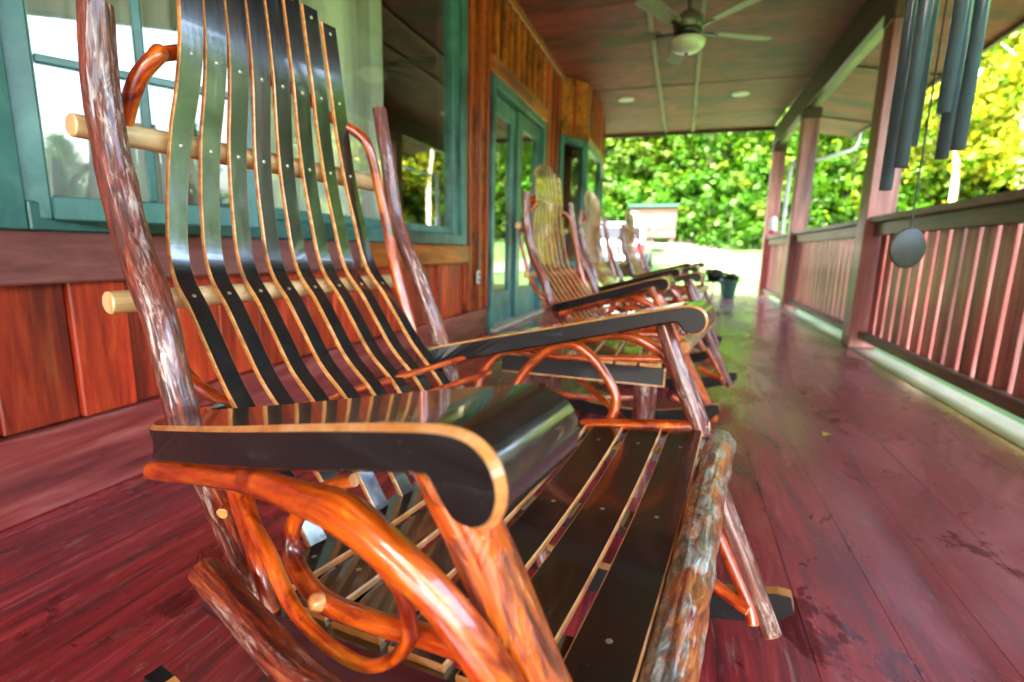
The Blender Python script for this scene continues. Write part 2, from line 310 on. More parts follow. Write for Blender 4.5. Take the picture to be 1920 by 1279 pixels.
# ------------------------------------------------------------------ builders
def tag(o, label=None, cat=None, group=None, kind=None):
    if label: o['label'] = label
    if cat: o['category'] = cat
    if group: o['group'] = group
    if kind: o['kind'] = kind
    return o
def empty(name, loc=(0, 0, 0), rot=(0, 0, 0)):
    o = bpy.data.objects.new(name, None); col.objects.link(o); o.location = loc; o.rotation_euler = rot
    o.empty_display_size = .1; return o
class MB:
    def __init__(s): s.v = []; s.f = []; s.m = []; s.sm = []; s.g = []
    def add(s, vs, fs, mi=0, smooth=False, grain=None):
        k = len(s.v); s.v += [tuple(p) for p in vs]
        s.g += [tuple(p) for p in (grain if grain else vs)]
        for i, f in enumerate(fs):
            s.f.append([k+q for q in f]); s.m.append(mi[i] if isinstance(mi, list) else mi)
            s.sm.append(smooth[i] if isinstance(smooth, list) else smooth)
    def box(s, lo, hi, mi=0, bev=0.0):
        x0, y0, z0 = lo; x1, y1, z1 = hi
        if bev <= 0:
            vs = [(x0,y0,z0),(x1,y0,z0),(x1,y1,z0),(x0,y1,z0),(x0,y0,z1),(x1,y0,z1),(x1,y1,z1),(x0,y1,z1)]
            s.add(vs, [(0,3,2,1),(4,5,6,7),(0,1,5,4),(1,2,6,5),(2,3,7,6),(3,0,4,7)], mi); return
        b = min(bev, (x1-x0)*.45, (y1-y0)*.45, (z1-z0)*.45)
        bm = bmesh.new(); bmesh.ops.create_cube(bm, size=1.0)
        for v in bm.verts: v.co = Vector(((x0+x1)/2 + v.co.x*(x1-x0), (y0+y1)/2 + v.co.y*(y1-y0), (z0+z1)/2 + v.co.z*(z1-z0)))
        bmesh.ops.bevel(bm, geom=list(bm.edges), offset=b, segments=1, affect='EDGES')
        bm.verts.index_update()
        s.add([v.co[:] for v in bm.verts], [[v.index for v in f.verts] for f in bm.faces], mi); bm.free()
    def tube(s, pts, segs=12, mi=0, cap=1, rough=0.0, sub=5, seed=0, capmi=1, sq=0.0):
        """pts (x,y,z,r): smooth tapered branch with surface noise and a grain attribute"""
        P = resample(pts, sub); n = len(P); vs = []; gr = []; fs = []
        t0 = (P[1][0]-P[0][0]).normalized(); a = Vector((0, 0, 1)) if abs(t0.z) < .8 else Vector((1, 0, 0))
        nx = t0.cross(a).normalized(); L = 0.0
        for i, (p, r) in enumerate(P):
            t = ((P[min(i+1, n-1)][0] - P[max(i-1, 0)][0])).normalized()
            nx = (nx - t*nx.dot(t)).normalized(); ny = t.cross(nx)
            if i: L += (p - P[i-1][0]).length
            for k in range(segs):
                an = 2*math.pi*k/segs; c, sn = math.cos(an), math.sin(an)
                q = 1.0
                if rough:
                    g = Vector((c*2.2+seed*3.1, sn*2.2, L*16+seed))
                    q += rough*(noise.noise(g)*.9) + rough*.9*noise.noise(Vector((c*6.5+seed, sn*6.5, L*15))) + rough*.45*noise.noise(Vector((c*11+seed, sn*11, L*40)))
                    q += rough*.8*noise.noise(Vector((c*.7+seed*1.7, sn*.7, L*9+seed*5)))
                vs.append(p + (nx*c + ny*sn)*r*q); gr.append((c*r, sn*r, L + seed))
        for i in range(n-1):
            for k in range(segs):
                k2 = (k+1) % segs; fs.append((i*segs+k, i*segs+k2, (i+1)*segs+k2, (i+1)*segs+k))
        s.add(vs, fs, mi, True, gr)
        if cap:
            for end in (0, n-1):
                p, r = P[end]; t = (P[1][0]-P[0][0]).normalized() if end == 0 else (P[-1][0]-P[-2][0]).normalized()
                o = -t if end == 0 else t
                ring = [Vector(vs[end*segs+k]) for k in range(segs)]
                r2 = [p + (q-p)*.86 + o*r*.12 for q in ring]; cpt = p + o*r*.16
                base = list(range(segs)); vv = ring + r2 + [cpt]; ff = []
                for k in range(segs):
                    k2 = (k+1) % segs
                    ff.append((k, k2, segs+k2, segs+k)); ff.append((segs+k, segs+k2, 2*segs))
                if end == 0: ff = [tuple(reversed(q)) for q in ff]
                s.add(vv, ff, capmi, False)
    def lathe(s, prof, segs=24, mi=0, o=(0, 0, 0)):
        vs = []; fs = []; n = len(prof)
        for r, z in prof:
            for k in range(segs):
                a = 2*math.pi*k/segs; vs.append((o[0]+r*math.cos(a), o[1]+r*math.sin(a), o[2]+z))
        for i in range(n-1):
            for k in range(segs):
                k2 = (k+1) % segs; fs.append((i*segs+k, i*segs+k2, (i+1)*segs+k2, (i+1)*segs+k))
        s.add(vs, fs, mi, True)
    def prism(s, poly, plane, d0, d1, mi=0):
        """poly extruded; plane 'xz' along y, 'xy' along z, 'yz' along x"""
        f = {'xz': lambda a, b, d: (a, d, b), 'xy': lambda a, b, d: (a, b, d), 'yz': lambda a, b, d: (d, a, b)}[plane]
        n = len(poly); vs = [f(a, b, d0) for a, b in poly] + [f(a, b, d1) for a, b in poly]
        fs = [tuple(range(n)), tuple(range(2*n-1, n-1, -1))] + [(i, i+n, (i+1) % n+n, (i+1) % n) for i in range(n)]
        s.add(vs, fs, mi)
    def build(s, name, mats, parent=None, normals=True):
        me = bpy.data.meshes.new(name); me.from_pydata(s.v, [], s.f)
        for m in (mats if isinstance(mats, (list, tuple)) else [mats]): me.materials.append(m)
        me.polygons.foreach_set('material_index', s.m); me.polygons.foreach_set('use_smooth', s.sm)
        at = me.attributes.new('grain', 'FLOAT_VECTOR', 'POINT'); at.data.foreach_set('vector', [c for g in s.g for c in g])
        if normals:
            bm = bmesh.new(); bm.from_mesh(me); bmesh.ops.recalc_face_normals(bm, faces=bm.faces); bm.to_mesh(me); bm.free()
        me.update()
        o = bpy.data.objects.new(name, me); col.objects.link(o)
        if parent: o.parent = parent
        return o
def resample(pts, sub):
    Q = [Vector(p[:3]) for p in pts]; rr = [p[3] for p in pts]; n = len(Q); out = []
    if n == 2:
        k = max(2, sub*3)
        return [(Q[0].lerp(Q[1], i/k), rr[0]+(rr[1]-rr[0])*i/k) for i in range(k+1)]
    for i in range(n-1):
        p0 = Q[max(i-1, 0)]; p1 = Q[i]; p2 = Q[i+1]; p3 = Q[min(i+2, n-1)]
        for j in range(sub):
            u = j/sub
            q = .5*((2*p1) + (p2-p0)*u + (2*p0-5*p1+4*p2-p3)*u*u + (3*p1-p0-3*p2+p3)*u**3)
            out.append((q, rr[i]+(rr[i+1]-rr[i])*u))
    out.append((Q[-1], rr[-1])); return out
def bx(name, lo, hi, mat, parent=None, bev=.004, pivot=True):
    """box whose origin sits at its centre so that its object coordinates are its own"""
    c = [(a+b)/2 for a, b in zip(lo, hi)] if pivot else (0, 0, 0)
    m = MB(); m.box([a-q for a, q in zip(lo, c)], [a-q for a, q in zip(hi, c)], 0, bev)
    o = m.build(name, mat, None, False); o.location = c
    if parent:
        o.parent = parent; o.location = Vector(c) - wloc(parent)
    return o
def wloc(o):
    v = Vector(o.location)
    while o.parent: o = o.parent; v += Vector(o.location)
    return v
def kids(o): return list(o.children)
def copy_tree(o, parent=None):
    c = o.copy(); col.objects.link(c)
    if parent: c.parent = parent
    for ch in kids(o): copy_tree(ch, c)
    return c

P = {
    'post_n': [(-0.8418, -0.2732, 1.0596, 0.0219), (-0.8461, -0.2746, 0.9299, 0.0241), (-0.815, -0.276, 0.7728, 0.0253), (-0.7539, -0.2788, 0.6431, 0.0243), (-0.7105, -0.2843, 0.5231, 0.022), (-0.6332, -0.2967, 0.4323, 0.0196), (-0.5489, -0.3174, 0.3751, 0.0183), (-0.4722, -0.3312, 0.3237, 0.0171)],
    'post_f': [(-0.8494, 0.2732, 1.0555, 0.0182), (-0.8274, 0.2746, 0.9329, 0.0184), (-0.8064, 0.276, 0.8087, 0.0198), (-0.7553, 0.2801, 0.6927, 0.0198), (-0.7073, 0.2843, 0.5812, 0.0211), (-0.6846, 0.2926, 0.5051, 0.0225), (-0.6527, 0.3036, 0.4101, 0.0228)],
    'leg_n': [(-0.1888, -0.3933, 0.5905, 0.0191), (-0.1729, -0.3892, 0.561, 0.02), (-0.1562, -0.3836, 0.5245, 0.0209), (-0.1257, -0.3726, 0.4437, 0.0223)],
    'leg_f': [(-0.208, 0.4002, 0.5996, 0.0154), (-0.1675, 0.3933, 0.5068, 0.0186), (-0.1216, 0.3836, 0.4094, 0.0216), (-0.0671, 0.3616, 0.2765, 0.0201), (-0.006, 0.334, 0.1613, 0.0195), (0.0487, 0.3064, 0.0531, 0.0179)],
    'bow_n': [(-0.6275, -0.3657, 0.4855, 0.0113), (-0.4762, -0.3864, 0.5236, 0.011), (-0.3796, -0.4071, 0.5489, 0.0109), (-0.3031, -0.4209, 0.5607, 0.0117), (-0.2518, -0.4278, 0.5614, 0.0123), (-0.2089, -0.4278, 0.5487, 0.0124), (-0.175, -0.4209, 0.5213, 0.0129), (-0.1502, -0.414, 0.4909, 0.014), (-0.1314, -0.4071, 0.4576, 0.0148)],
    'bow_f': [(-0.7078, 0.345, 0.4732, 0.0105), (-0.644, 0.3864, 0.4936, 0.0106), (-0.5259, 0.414, 0.5197, 0.0116), (-0.3966, 0.4278, 0.5505, 0.0111), (-0.2979, 0.4278, 0.569, 0.0118), (-0.2265, 0.4278, 0.5446, 0.0103), (-0.1868, 0.4209, 0.51, 0.0101), (-0.1566, 0.414, 0.458, 0.01)],
    'loop_n': [(-0.5117, -0.3312, 0.465, 0.0085), (-0.4791, -0.345, 0.4486, 0.0081), (-0.4343, -0.3616, 0.4375, 0.0082), (-0.3911, -0.3726, 0.4064, 0.0073), (-0.3506, -0.3795, 0.396, 0.0064), (-0.3091, -0.3864, 0.397, 0.0061), (-0.2778, -0.3864, 0.3989, 0.0059), (-0.251, -0.3864, 0.4162, 0.0061), (-0.2339, -0.3864, 0.44, 0.0059), (-0.2319, -0.3864, 0.46, 0.0063), (-0.2324, -0.3933, 0.4901, 0.0069), (-0.2441, -0.4002, 0.5127, 0.0069), (-0.2708, -0.4002, 0.5243, 0.007), (-0.3199, -0.3864, 0.5213, 0.0068)],
    'arch_fa': [(-0.6365, 0.3588, 0.3895, 0.0105), (-0.6339, 0.3712, 0.4344, 0.0105), (-0.6041, 0.3836, 0.4868, 0.0104), (-0.5526, 0.3961, 0.517, 0.0102), (-0.4789, 0.403, 0.5305, 0.01), (-0.4015, 0.4071, 0.5444, 0.0097)],
    'arch_fb': [(-0.5437, 0.3657, 0.4026, 0.0114), (-0.5118, 0.3746, 0.4703, 0.0113), (-0.4565, 0.3834, 0.526, 0.011), (-0.4006, 0.3884, 0.5437, 0.0108), (-0.35, 0.3913, 0.5127, 0.0106), (-0.3068, 0.3913, 0.4582, 0.0105), (-0.2944, 0.3854, 0.4193, 0.0105), (-0.308, 0.3795, 0.3759, 0.0106)],
    'pole_n': [(-0.3497, -0.3243, 0.5245, 0.0068), (-0.3834, -0.3243, 0.5093, 0.0076), (-0.4205, -0.3243, 0.48, 0.0085), (-0.4471, -0.3243, 0.438, 0.0094), (-0.4334, -0.3312, 0.4079, 0.0104), (-0.378, -0.345, 0.396, 0.0108), (-0.2972, -0.3588, 0.414, 0.0102), (-0.2346, -0.3616, 0.427, 0.0099), (-0.1893, -0.3657, 0.4353, 0.0093), (-0.1488, -0.3698, 0.4399, 0.0088)],
    'log_n': [(-0.531, -0.3726, 0.3914, 0.0165), (-0.4164, -0.3933, 0.3845, 0.0165), (-0.3029, -0.4209, 0.3944, 0.0148)],
    'bent_n': [(-0.5674, -0.3105, 0.4619, 0.0098), (-0.5233, -0.3243, 0.4252, 0.0112), (-0.4835, -0.3381, 0.395, 0.0108), (-0.4574, -0.345, 0.3461, 0.0088)],
    'hoop': [(-0.7141, -0.207, 0.5103, 0.0097), (-0.7433, -0.2208, 0.5217, 0.0097), (-0.7956, -0.2346, 0.5608, 0.0106), (-0.8568, -0.2346, 0.6626, 0.0107), (-0.9037, -0.2346, 0.8543, 0.0089), (-0.8831, -0.2346, 0.9137, 0.011), (-0.8479, -0.2277, 0.9773, 0.0115), (-0.8262, -0.207, 1.0146, 0.0115), (-0.8243, -0.1794, 1.0303, 0.011), (-0.8604, -0.1187, 1.0523, 0.0112), (-0.8583, -0.04, 1.0526, 0.0111), (-0.8547, 0.0, 1.048, 0.0106), (-0.8448, 0.0787, 1.0432, 0.0103), (-0.8197, 0.1518, 1.0137, 0.0098), (-0.8176, 0.1932, 0.9694, 0.0102), (-0.8023, 0.2139, 0.878, 0.0105), (-0.7871, 0.2277, 0.7757, 0.0119), (-0.7723, 0.2346, 0.6813, 0.0133), (-0.7432, 0.2346, 0.5985, 0.0109), (-0.7286, 0.2346, 0.5569, 0.0097)],
    'rod_lo': [(-0.8514, -0.2967, 0.6653, 0.0168), (-0.776, 0.276, 0.6697, 0.0163)],
    'rod_hi': [(-0.8663, -0.2967, 0.9015, 0.016), (-0.8545, 0.2622, 0.8877, 0.0247)],
    'pole_f': [(-0.1007, 0.3795, 0.409, 0.0107), (-0.2249, 0.3698, 0.392, 0.0123), (-0.3596, 0.3588, 0.37, 0.013)],
    'brace_f': [(-0.0772, 0.3726, 0.2399, 0.0097), (-0.0377, 0.3616, 0.1696, 0.0128), (0.0038, 0.345, 0.1005, 0.0125), (0.0171, 0.3312, 0.0683, 0.0113)],
    'brace_f2': [(-0.117, 0.3616, 0.138, 0.0133), (-0.0563, 0.3519, 0.1098, 0.0129), (0.0054, 0.3312, 0.0927, 0.0113)],
    'front_log': [(-0.0799, 0.3921, 0.3843, 0.0236), (-0.0726, 0.1044, 0.3843, 0.0234), (-0.0626, -0.1137, 0.3843, 0.0217), (-0.0583, -0.2444, 0.3843, 0.0221), (-0.0507, -0.4672, 0.3843, 0.0216)],
    'rail_cross': [(-0.6161, 0.3243, 0.5076, 0.0062), (-0.7034, 0.276, 0.4712, 0.0075), (-0.749, 0.1242, 0.451, 0.0068), (-0.7383, -0.0276, 0.4504, 0.006)],
}

# ------------------------------------------------------------------ ground, house shell, porch structure
WX, EX, CZ = -1.648, 1.355, 2.96           # wall face, floor edge, ceiling
def ground_z(x, y):
    d = max(0.0, y-9.0); z = -.42 + .0042*d*d if d < 24 else -.42 + .0042*24*24 + .55*(d-24)
    e = max(0.0, x-15.0); g = min(1.0, max(.08, (y-12)/14)); z += g*(.012*e*e if e < 16 else .012*256 + .42*(e-16))
    return min(z, 34) + .12*noise.noise(Vector((x*.15, y*.15, 0)))
def grid_mesh(name, xs, ys, zf, mat, kind='structure'):
    m = MB(); nx = len(xs)
    vs = [(x, y, zf(x, y)) for y in ys for x in xs]
    fs = [(j*nx+i, j*nx+i+1, (j+1)*nx+i+1, (j+1)*nx+i) for j in range(len(ys)-1) for i in range(nx-1)]
    m.add(vs, fs, 0, True); o = m.build(name, mat); tag(o, kind=kind); return o
def lin(a, b, n): return [a+(b-a)*i/(n-1) for i in range(n)]
o = grid_mesh('ground', lin(-140, 170, 125), lin(-90, 200, 117), ground_z, M['grass']); tag(o, 'green lawn rising to the wooded hillside beyond the porch')
def drive(name, pts, wd):
    m = MB(); vs = []
    for i, (x, y) in enumerate(pts):
        for k in range(5):
            xx = x + wd[i]*(k/4-.5); vs.append((xx, y, ground_z(xx, y)+.05))
    m.add(vs, [(i*5+k, i*5+k+1, i*5+k+6, i*5+k+5) for i in range(len(pts)-1) for k in range(4)], 0, True)
    return m.build(name, M['gravel'])
pts = [(7.5 - 8.6*(t/23)**.55, 13.2 + .80*t) for t in range(24)]
o = drive('gravel_drive', pts, [2.3 + .05*t for t in range(24)]); tag(o, 'pale gravel drive curving up past the parked vehicle', kind='structure')

fl = empty('porch_floor'); tag(fl, 'red painted deck boards with a glossy worn surface', kind='structure')
bw = (EX-WX)/17
rnd = random.Random(3)
for i in range(17):
    y = -5.0 - rnd.random()*2
    while y < 10.35:
        y2 = min(10.38, y + rnd.choice((3.1, 3.7, 4.3)))
        if y2 > 9.6: y2 = 10.38
        dz = rnd.uniform(-.0005, .0005)
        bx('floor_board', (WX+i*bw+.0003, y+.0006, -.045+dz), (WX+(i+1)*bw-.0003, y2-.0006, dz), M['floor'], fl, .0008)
        y = y2
bx('floor_frame', (WX-.2, -6.5, -.40), (EX-.01, 10.34, -.05), M['darkbeam'], fl)
cb = bx('floor_curb', (EX+.004, -6.5, -.06), (EX+.20, 10.38, .004), M['cream'], None, .006)
tag(cb, 'cream edge strip running along the outer side of the red floor', kind='structure')

ce = empty('porch_ceiling'); tag(ce, 'brown plywood porch ceiling with panel seams', kind='structure')
ys = [-6.0, -3.5, -1.0, 1.5, 3.3, 5.1, 7.62, 9.18, 10.42]
xs = [WX, -.47, .01, 1.36]
for i in range(len(xs)-1):
    for j in range(len(ys)-1):
        bx('ceiling_panel', (xs[i]+.004, ys[j]+.006, CZ+rnd.uniform(0, .003)), (xs[i+1]-.004, ys[j+1]-.006, CZ+.018), M['ceil'], ce, .003)
for x in (-.47, .01):
    bx('ceiling_batten', (x-.022, -6, CZ-.022), (x+.022, 10.42, CZ+.001), M['batten'], ce)
bx('seam_strip', (WX, 7.607, CZ-.006), (1.36, 7.633, CZ+.002), M['darkbeam'], ce)
bx('end_trim', (WX, 10.422, CZ-.05), (2.5, 10.46, CZ+.03), M['darkbeam'], ce)
# sloping soffit outside the beam
m = MB(); m.add([(1.53, -6.5, 2.93), (2.56, -6.5, 2.74), (2.56, 10.42, 2.74), (1.53, 10.42, 2.93), (1.53, -6.5, 2.96), (2.56, -6.5, 2.77), (2.56, 10.42, 2.77), (1.53, 10.42, 2.96)],
      [(0,3,2,1),(4,5,6,7),(0,1,5,4),(1,2,6,5),(2,3,7,6),(3,0,4,7)])
m.build('soffit_board', M['ceil'], ce)
for y in (-3, -.5, 2, 4.6, 7.2, 9.4):
    m = MB(); m.add([(1.53, y-.02, 2.928), (2.55, y-.02, 2.738), (2.55, y+.02, 2.738), (1.53, y+.02, 2.928), (1.53, y-.02, 2.915), (2.55, y-.02, 2.725), (2.55, y+.02, 2.725), (1.53, y+.02, 2.915)],
      [(0,3,2,1),(4,5,6,7),(0,1,5,4),(1,2,6,5),(2,3,7,6),(3,0,4,7)])
    m.build('soffit_batten', M['darkbeam'], ce)
fa = bx('eave_fascia', (2.56, -6.5, 2.70), (2.60, 10.46, 2.93), M['darkbeam'], ce)

rf = empty('house_roof'); tag(rf, 'grey shingled roof above the porch and house', kind='structure')
m = MB(); m.add([(2.75, -7, 2.95), (-4.6, -7, 5.6), (-4.6, 10.7, 5.6), (2.75, 10.7, 2.95), (2.75, -7, 3.02), (-4.6, -7, 5.7), (-4.6, 10.7, 5.7), (2.75, 10.7, 3.02)],
      [(0,3,2,1),(4,5,6,7),(0,1,5,4),(1,2,6,5),(2,3,7,6),(3,0,4,7)])
m.add([(-4.6, -7, 5.6), (-11.5, -7, 2.95), (-11.5, 10.7, 2.95), (-4.6, 10.7, 5.6), (-4.6, -7, 5.7), (-11.5, -7, 3.02), (-11.5, 10.7, 3.02), (-4.6, 10.7, 5.7)],
      [(0,3,2,1),(4,5,6,7),(0,1,5,4),(1,2,6,5),(2,3,7,6),(3,0,4,7)])
m.build('roof_slope', M['shingle'], rf)

rm = empty('house_interior'); tag(rm, 'dim brown room seen through the porch windows', kind='structure')
bx('room_floor', (-8.0, -6.4, -.1), (-1.86, 10.3, .0), M['room'], rm)
bx('room_back_wall', (-8.1, -6.4, 0), (-8.0, 10.3, 3.0), M['room'], rm)
bx('room_ceiling', (-8.0, -6.4, 2.96), (-1.70, 10.3, 3.02), M['room'], rm)
bx('room_end_wall', (-8.0, -6.5, 0), (-1.86, -6.4, 3.0), M['room'], rm)
bx('room_end_wall', (-8.0, 10.3, 0), (-1.86, 10.4, 3.0), M['room'], rm)
bx('room_partition', (-1.86, 3.72, .02), (-1.80, 4.24, 2.95), M['room'], rm)
bx('room_partition', (-1.86, -6.4, .02), (-1.80, .80, 2.95), M['room'], rm)
bx('room_partition', (-1.86, 5.96, .02), (-1.80, 6.70, 2.95), M['room'], rm)
bx('room_partition', (-1.86, .80, .02), (-1.80, 3.72, .70), M['room'], rm)

# ------------------------------------------------------------------ house wall (board and batten)
hw = empty('house_wall'); tag(hw, 'red stained board and batten house wall with a wide purple brown sill board', 'wall')
W0, W1 = .84, 3.70                       # window rough opening
D0, D1 = 4.30, 5.90                      # door opening
def planks(y0, y1, z0, z1, wd, mat, x=WX, rr=rnd):
    y = y0
    while y < y1-.01:
        w_ = min(wd*rr.uniform(.85, 1.15), y1-y)
        if y1-(y+w_) < .05: w_ = y1-y
        d = rr.choice((0, .007, .015))
        bx('wall_plank', (x-.03, y+.002, z0), (x+d, y+w_-.002, z1), mat, hw, .004); y += w_
planks(-6.4, .76, .235, .635, .19, M['plank'])
planks(W0-.06, W1+.03, .235, .635, .17, M['plank'])
planks(-6.4, .76, .775, 2.95, .24, M['plank'])
planks(W1+.04, D0-.08, .235, 2.95, .11, M['orange'])
planks(D1+.09, 6.76, .235, 2.95, .12, M['orange'])
planks(W0-.06, W1+.03, 2.60, 2.95, .2, M['orange'])
planks(D0-.08, D1+.09, 2.33, 2.95, .16, M['orange'])
for y in (3.80, 4.00, 4.17, 6.12, 6.40, 6.62):
    bx('wall_batten', (WX+.013, y-.024, .24), (WX+.038, y+.024, 2.95), M['plank'], hw)
for k in range(9):
    y = D0+.04+k*.19
    bx('wall_batten', (WX+.013, y-.022, 2.335), (WX+.05, y+.022, 2.95), M['orange'], hw)
bx('sill_board', (WX-.02, -6.4, .632), (WX+.055, 2.3, .768), M['sill'], hw, .006)
bx('sill_board', (WX-.02, 2.302, .632), (WX+.055, W1+.03, .768), M['orange'], hw, .006)
bx('baseboard', (WX-.02, -6.4, .0), (WX+.030, D0-.09, .23), M['base'], hw, .006)
bx('baseboard', (WX-.02, D1+.10, .0), (WX+.030, 6.76, .23), M['base'], hw, .006)
bx('door_header', (WX-.02, D0-.10, 2.185), (WX+.058, D1+.11, 2.328), M['orange'], hw, .005)
bx('ceiling_trim', (WX-.02, -6.4, 2.87), (WX+.056, 6.78, 2.955), M['orange'], hw, .005)
# projecting bay beyond the door
BAY = [(WX, 6.78), (-1.385, 7.25), (-1.40, 8.6), (-1.62, 10.30)]
for i in range(3):
    a = Vector((*BAY[i], 0)); b = Vector((*BAY[i+1], 0)); d = (b-a); ln = d.length; ang = math.atan2(d.y, d.x)
    def bp(name, s0, s1, z0, z1, t0, t1, mat, par=hw, bev=.004):
        mm = MB(); mm.box((s0, -t1, z0), (s1, -t0, z1), 0, bev)
        q = mm.build(name, mat, par, False); q.location = a - wloc(par); q.rotation_euler = (0, 0, ang); return q
    bp('bay_board', 0, ln, 0.0, .52, 0, .03, M['plank'])
    bp('bay_board', 0, ln, 2.30, 2.95, 0, .03, M['orange'])
    bp('bay_trim', 0, ln, 2.22, 2.298, .0, .05, M['orange'])
    n = max(2, int(ln/.25))
    for k in range(1, n): bp('bay_batten', ln*k/n-.02, ln*k/n+.02, 2.30, 2.95, .031, .05, M['plank'])
    wn = empty('bay_window', a); wn.rotation_euler = (0, 0, ang)
    tag(wn, ('narrow teal framed window in the slanted bay wall beyond the door', 'wide teal framed window in the straight front of the bay', 'teal framed window at the far end of the bay next to the lawn')[i], 'window', 'windows of the bay')
    def wp(name, s0, s1, z0, z1, t0, t1, mat, bev=.004):
        mm = MB(); mm.box((s0, -t1, z0), (s1, -t0, z1), 0, bev); return mm.build(name, mat, wn, False)
    fwid = .075
    wp('frame_stile', .0, fwid, .522, 2.218, -.03, .045, M['teal']); wp('frame_stile', ln-fwid, ln, .522, 2.218, -.03, .045, M['teal'])
    wp('frame_rail', fwid, ln-fwid, .522, .60, -.03, .043, M['teal']); wp('frame_rail', fwid, ln-fwid, 2.13, 2.218, -.03, .043, M['teal'])
    wp('pane', fwid, ln-fwid, .60, 2.13, .0, .006, M['glass'], 0)
bx('bay_end', (-1.9, 10.30, 0), (-1.60, 10.36, 2.95), M['plank'], hw)

# ------------------------------------------------------------------ big window: fixed pane + opened casement
wd = empty('porch_window', (WX, W0, .768)); tag(wd, 'large teal framed fixed window behind the nearest rocking chair', 'window')
Z0, Z1 = .772, 2.60
bx('frame_stile', (WX-.06, W0-.05, Z0), (WX+.050, W0+.035, Z1), M['teal'], wd)
bx('frame_stile', (WX-.06, W1-.10, Z0), (WX+.050, W1+.0, Z1), M['teal'], wd)
bx('frame_stile', (WX-.06, W1-.20, Z0+.075), (WX+.028, W1-.102, Z1), M['teal'], wd)
bx('frame_rail', (WX-.06, W0+.037, Z0), (WX+.052, W1-.103, Z0+.074), M['teal'], wd)
bx('frame_rail', (WX-.06, W0+.037, Z1-.08), (WX+.048, W1-.103, Z1), M['teal'], wd)
bx('mullion', (WX-.06, 1.47, Z0+.076), (WX+.030, 1.56, Z1-.082), M['teal'], wd)
bx('sash_rail', (WX-.05, 1.562, Z0+.076), (WX+.022, W1-.203, Z0+.126), M['teal'], wd)
bx('pane', (WX-.012, 1.562, Z0+.127), (WX-.006, W1-.203, Z1-.082), M['glass'], wd, 0)
sw = empty('window_casement', (WX+.02, W0+.045, .80)); sw.rotation_euler = (0, 0, R(90-29))
tag(sw, 'teal casement sash with small panes swung open beside the big fixed window', 'window')
SL, SH = .565, 1.70
def sb(name, a, b, z0, z1, mat, t=(-.02, .022), bev=.004):
    mm = MB(); mm.box((a, t[0], z0), (b, t[1], z1), 0, bev); return mm.build(name, mat, sw, False)
sb('sash_stile', 0, .055, 0, SH, M['teal']); sb('sash_stile', SL-.055, SL, 0, SH, M['teal'])
sb('sash_rail', .056, SL-.056, 0, .062, M['teal']); sb('sash_rail', .056, SL-.056, SH-.06, SH, M['teal'])
sb('muntin', SL/2-.012, SL/2+.012, .063, SH-.061, M['teal'], (-.012, .014))
for z in (.40, .80, 1.2):
    sb('muntin', .057, SL/2-.013, z-.011, z+.011, M['teal'], (-.012, .014)); sb('muntin', SL/2+.013, SL-.057, z-.011, z+.011, M['teal'], (-.012, .014))
sb('pane', .057, SL-.057, .063, SH-.061, M['glass'], (-.003, .001), 0)
# curtain folds
m = MB(); n = 220; vs = []
for i in range(n):
    y = .78 + 2.12*i/(n-1); x = -1.80 + .028*math.sin(y*52) + .015*math.sin(y*23+1) + .01*noise.noise(Vector((y*9, 0, 0)))
    vs += [(x, y, .70), (x+.01*noise.noise(Vector((y*14, 5, 0))), y, 2.75)]
m.add(vs, [(2*i, 2*i+2, 2*i+3, 2*i+1) for i in range(n-1)], 0, True)
o = m.build('curtain', M['curtain']); tag(o, 'pale green pleated curtain hanging inside the big window', 'curtain')

# ------------------------------------------------------------------ door
dr = empty('patio_door', (WX, D0, 0)); tag(dr, 'teal double door with tall glass panes in the red wall', 'door')
bx('door_jamb', (WX-.08, D0-.07, .0), (WX+.056, D0, 2.18), M['teal'], dr); bx('door_jamb', (WX-.08, D1, .0), (WX+.056, D1+.08, 2.18), M['teal'], dr)
bx('door_head', (WX-.08, D0+.001, 2.10), (WX+.054, D1-.001, 2.18), M['teal'], dr)
bx('threshold', (WX-.08, D0-.06, .003), (WX+.10, D1+.07, .035), M['sillw'], dr)
for (a, b, xo) in ((D0+.005, 5.08, -.03), (5.085, D1-.005, .0)):
    lf = bx('door_leaf', (WX+xo-.04, a, .04), (WX+xo+.004, a+.14, 2.095), M['teal'], dr)
    bx('leaf_stile', (WX+xo-.04, b-.14, .04), (WX+xo+.004, b, 2.095), M['teal'], lf)
    bx('leaf_rail', (WX+xo-.04, a+.142, .04), (WX+xo+.003, b-.142, .34), M['teal'], lf)
    bx('leaf_rail', (WX+xo-.04, a+.142, 1.95), (WX+xo+.003, b-.142, 2.095), M['teal'], lf)
    bx('pane', (WX+xo-.022, a+.142, .34), (WX+xo-.016, b-.142, 1.95), M['glass'], lf, 0)
o = bx('wall_outlet', (WX+.039, 3.925, .46), (WX+.050, 3.985, .565), M['white'], None, .004); tag(o, 'white electrical outlet plate on the wall beside the door', 'outlet')
bx('outlet_socket', (WX+.0505, 3.94, .475), (WX+.053, 3.97, .503), M['cream'], o, .002); bx('outlet_socket', (WX+.0505, 3.94, .522), (WX+.053, 3.97, .55), M['cream'], o, .002)

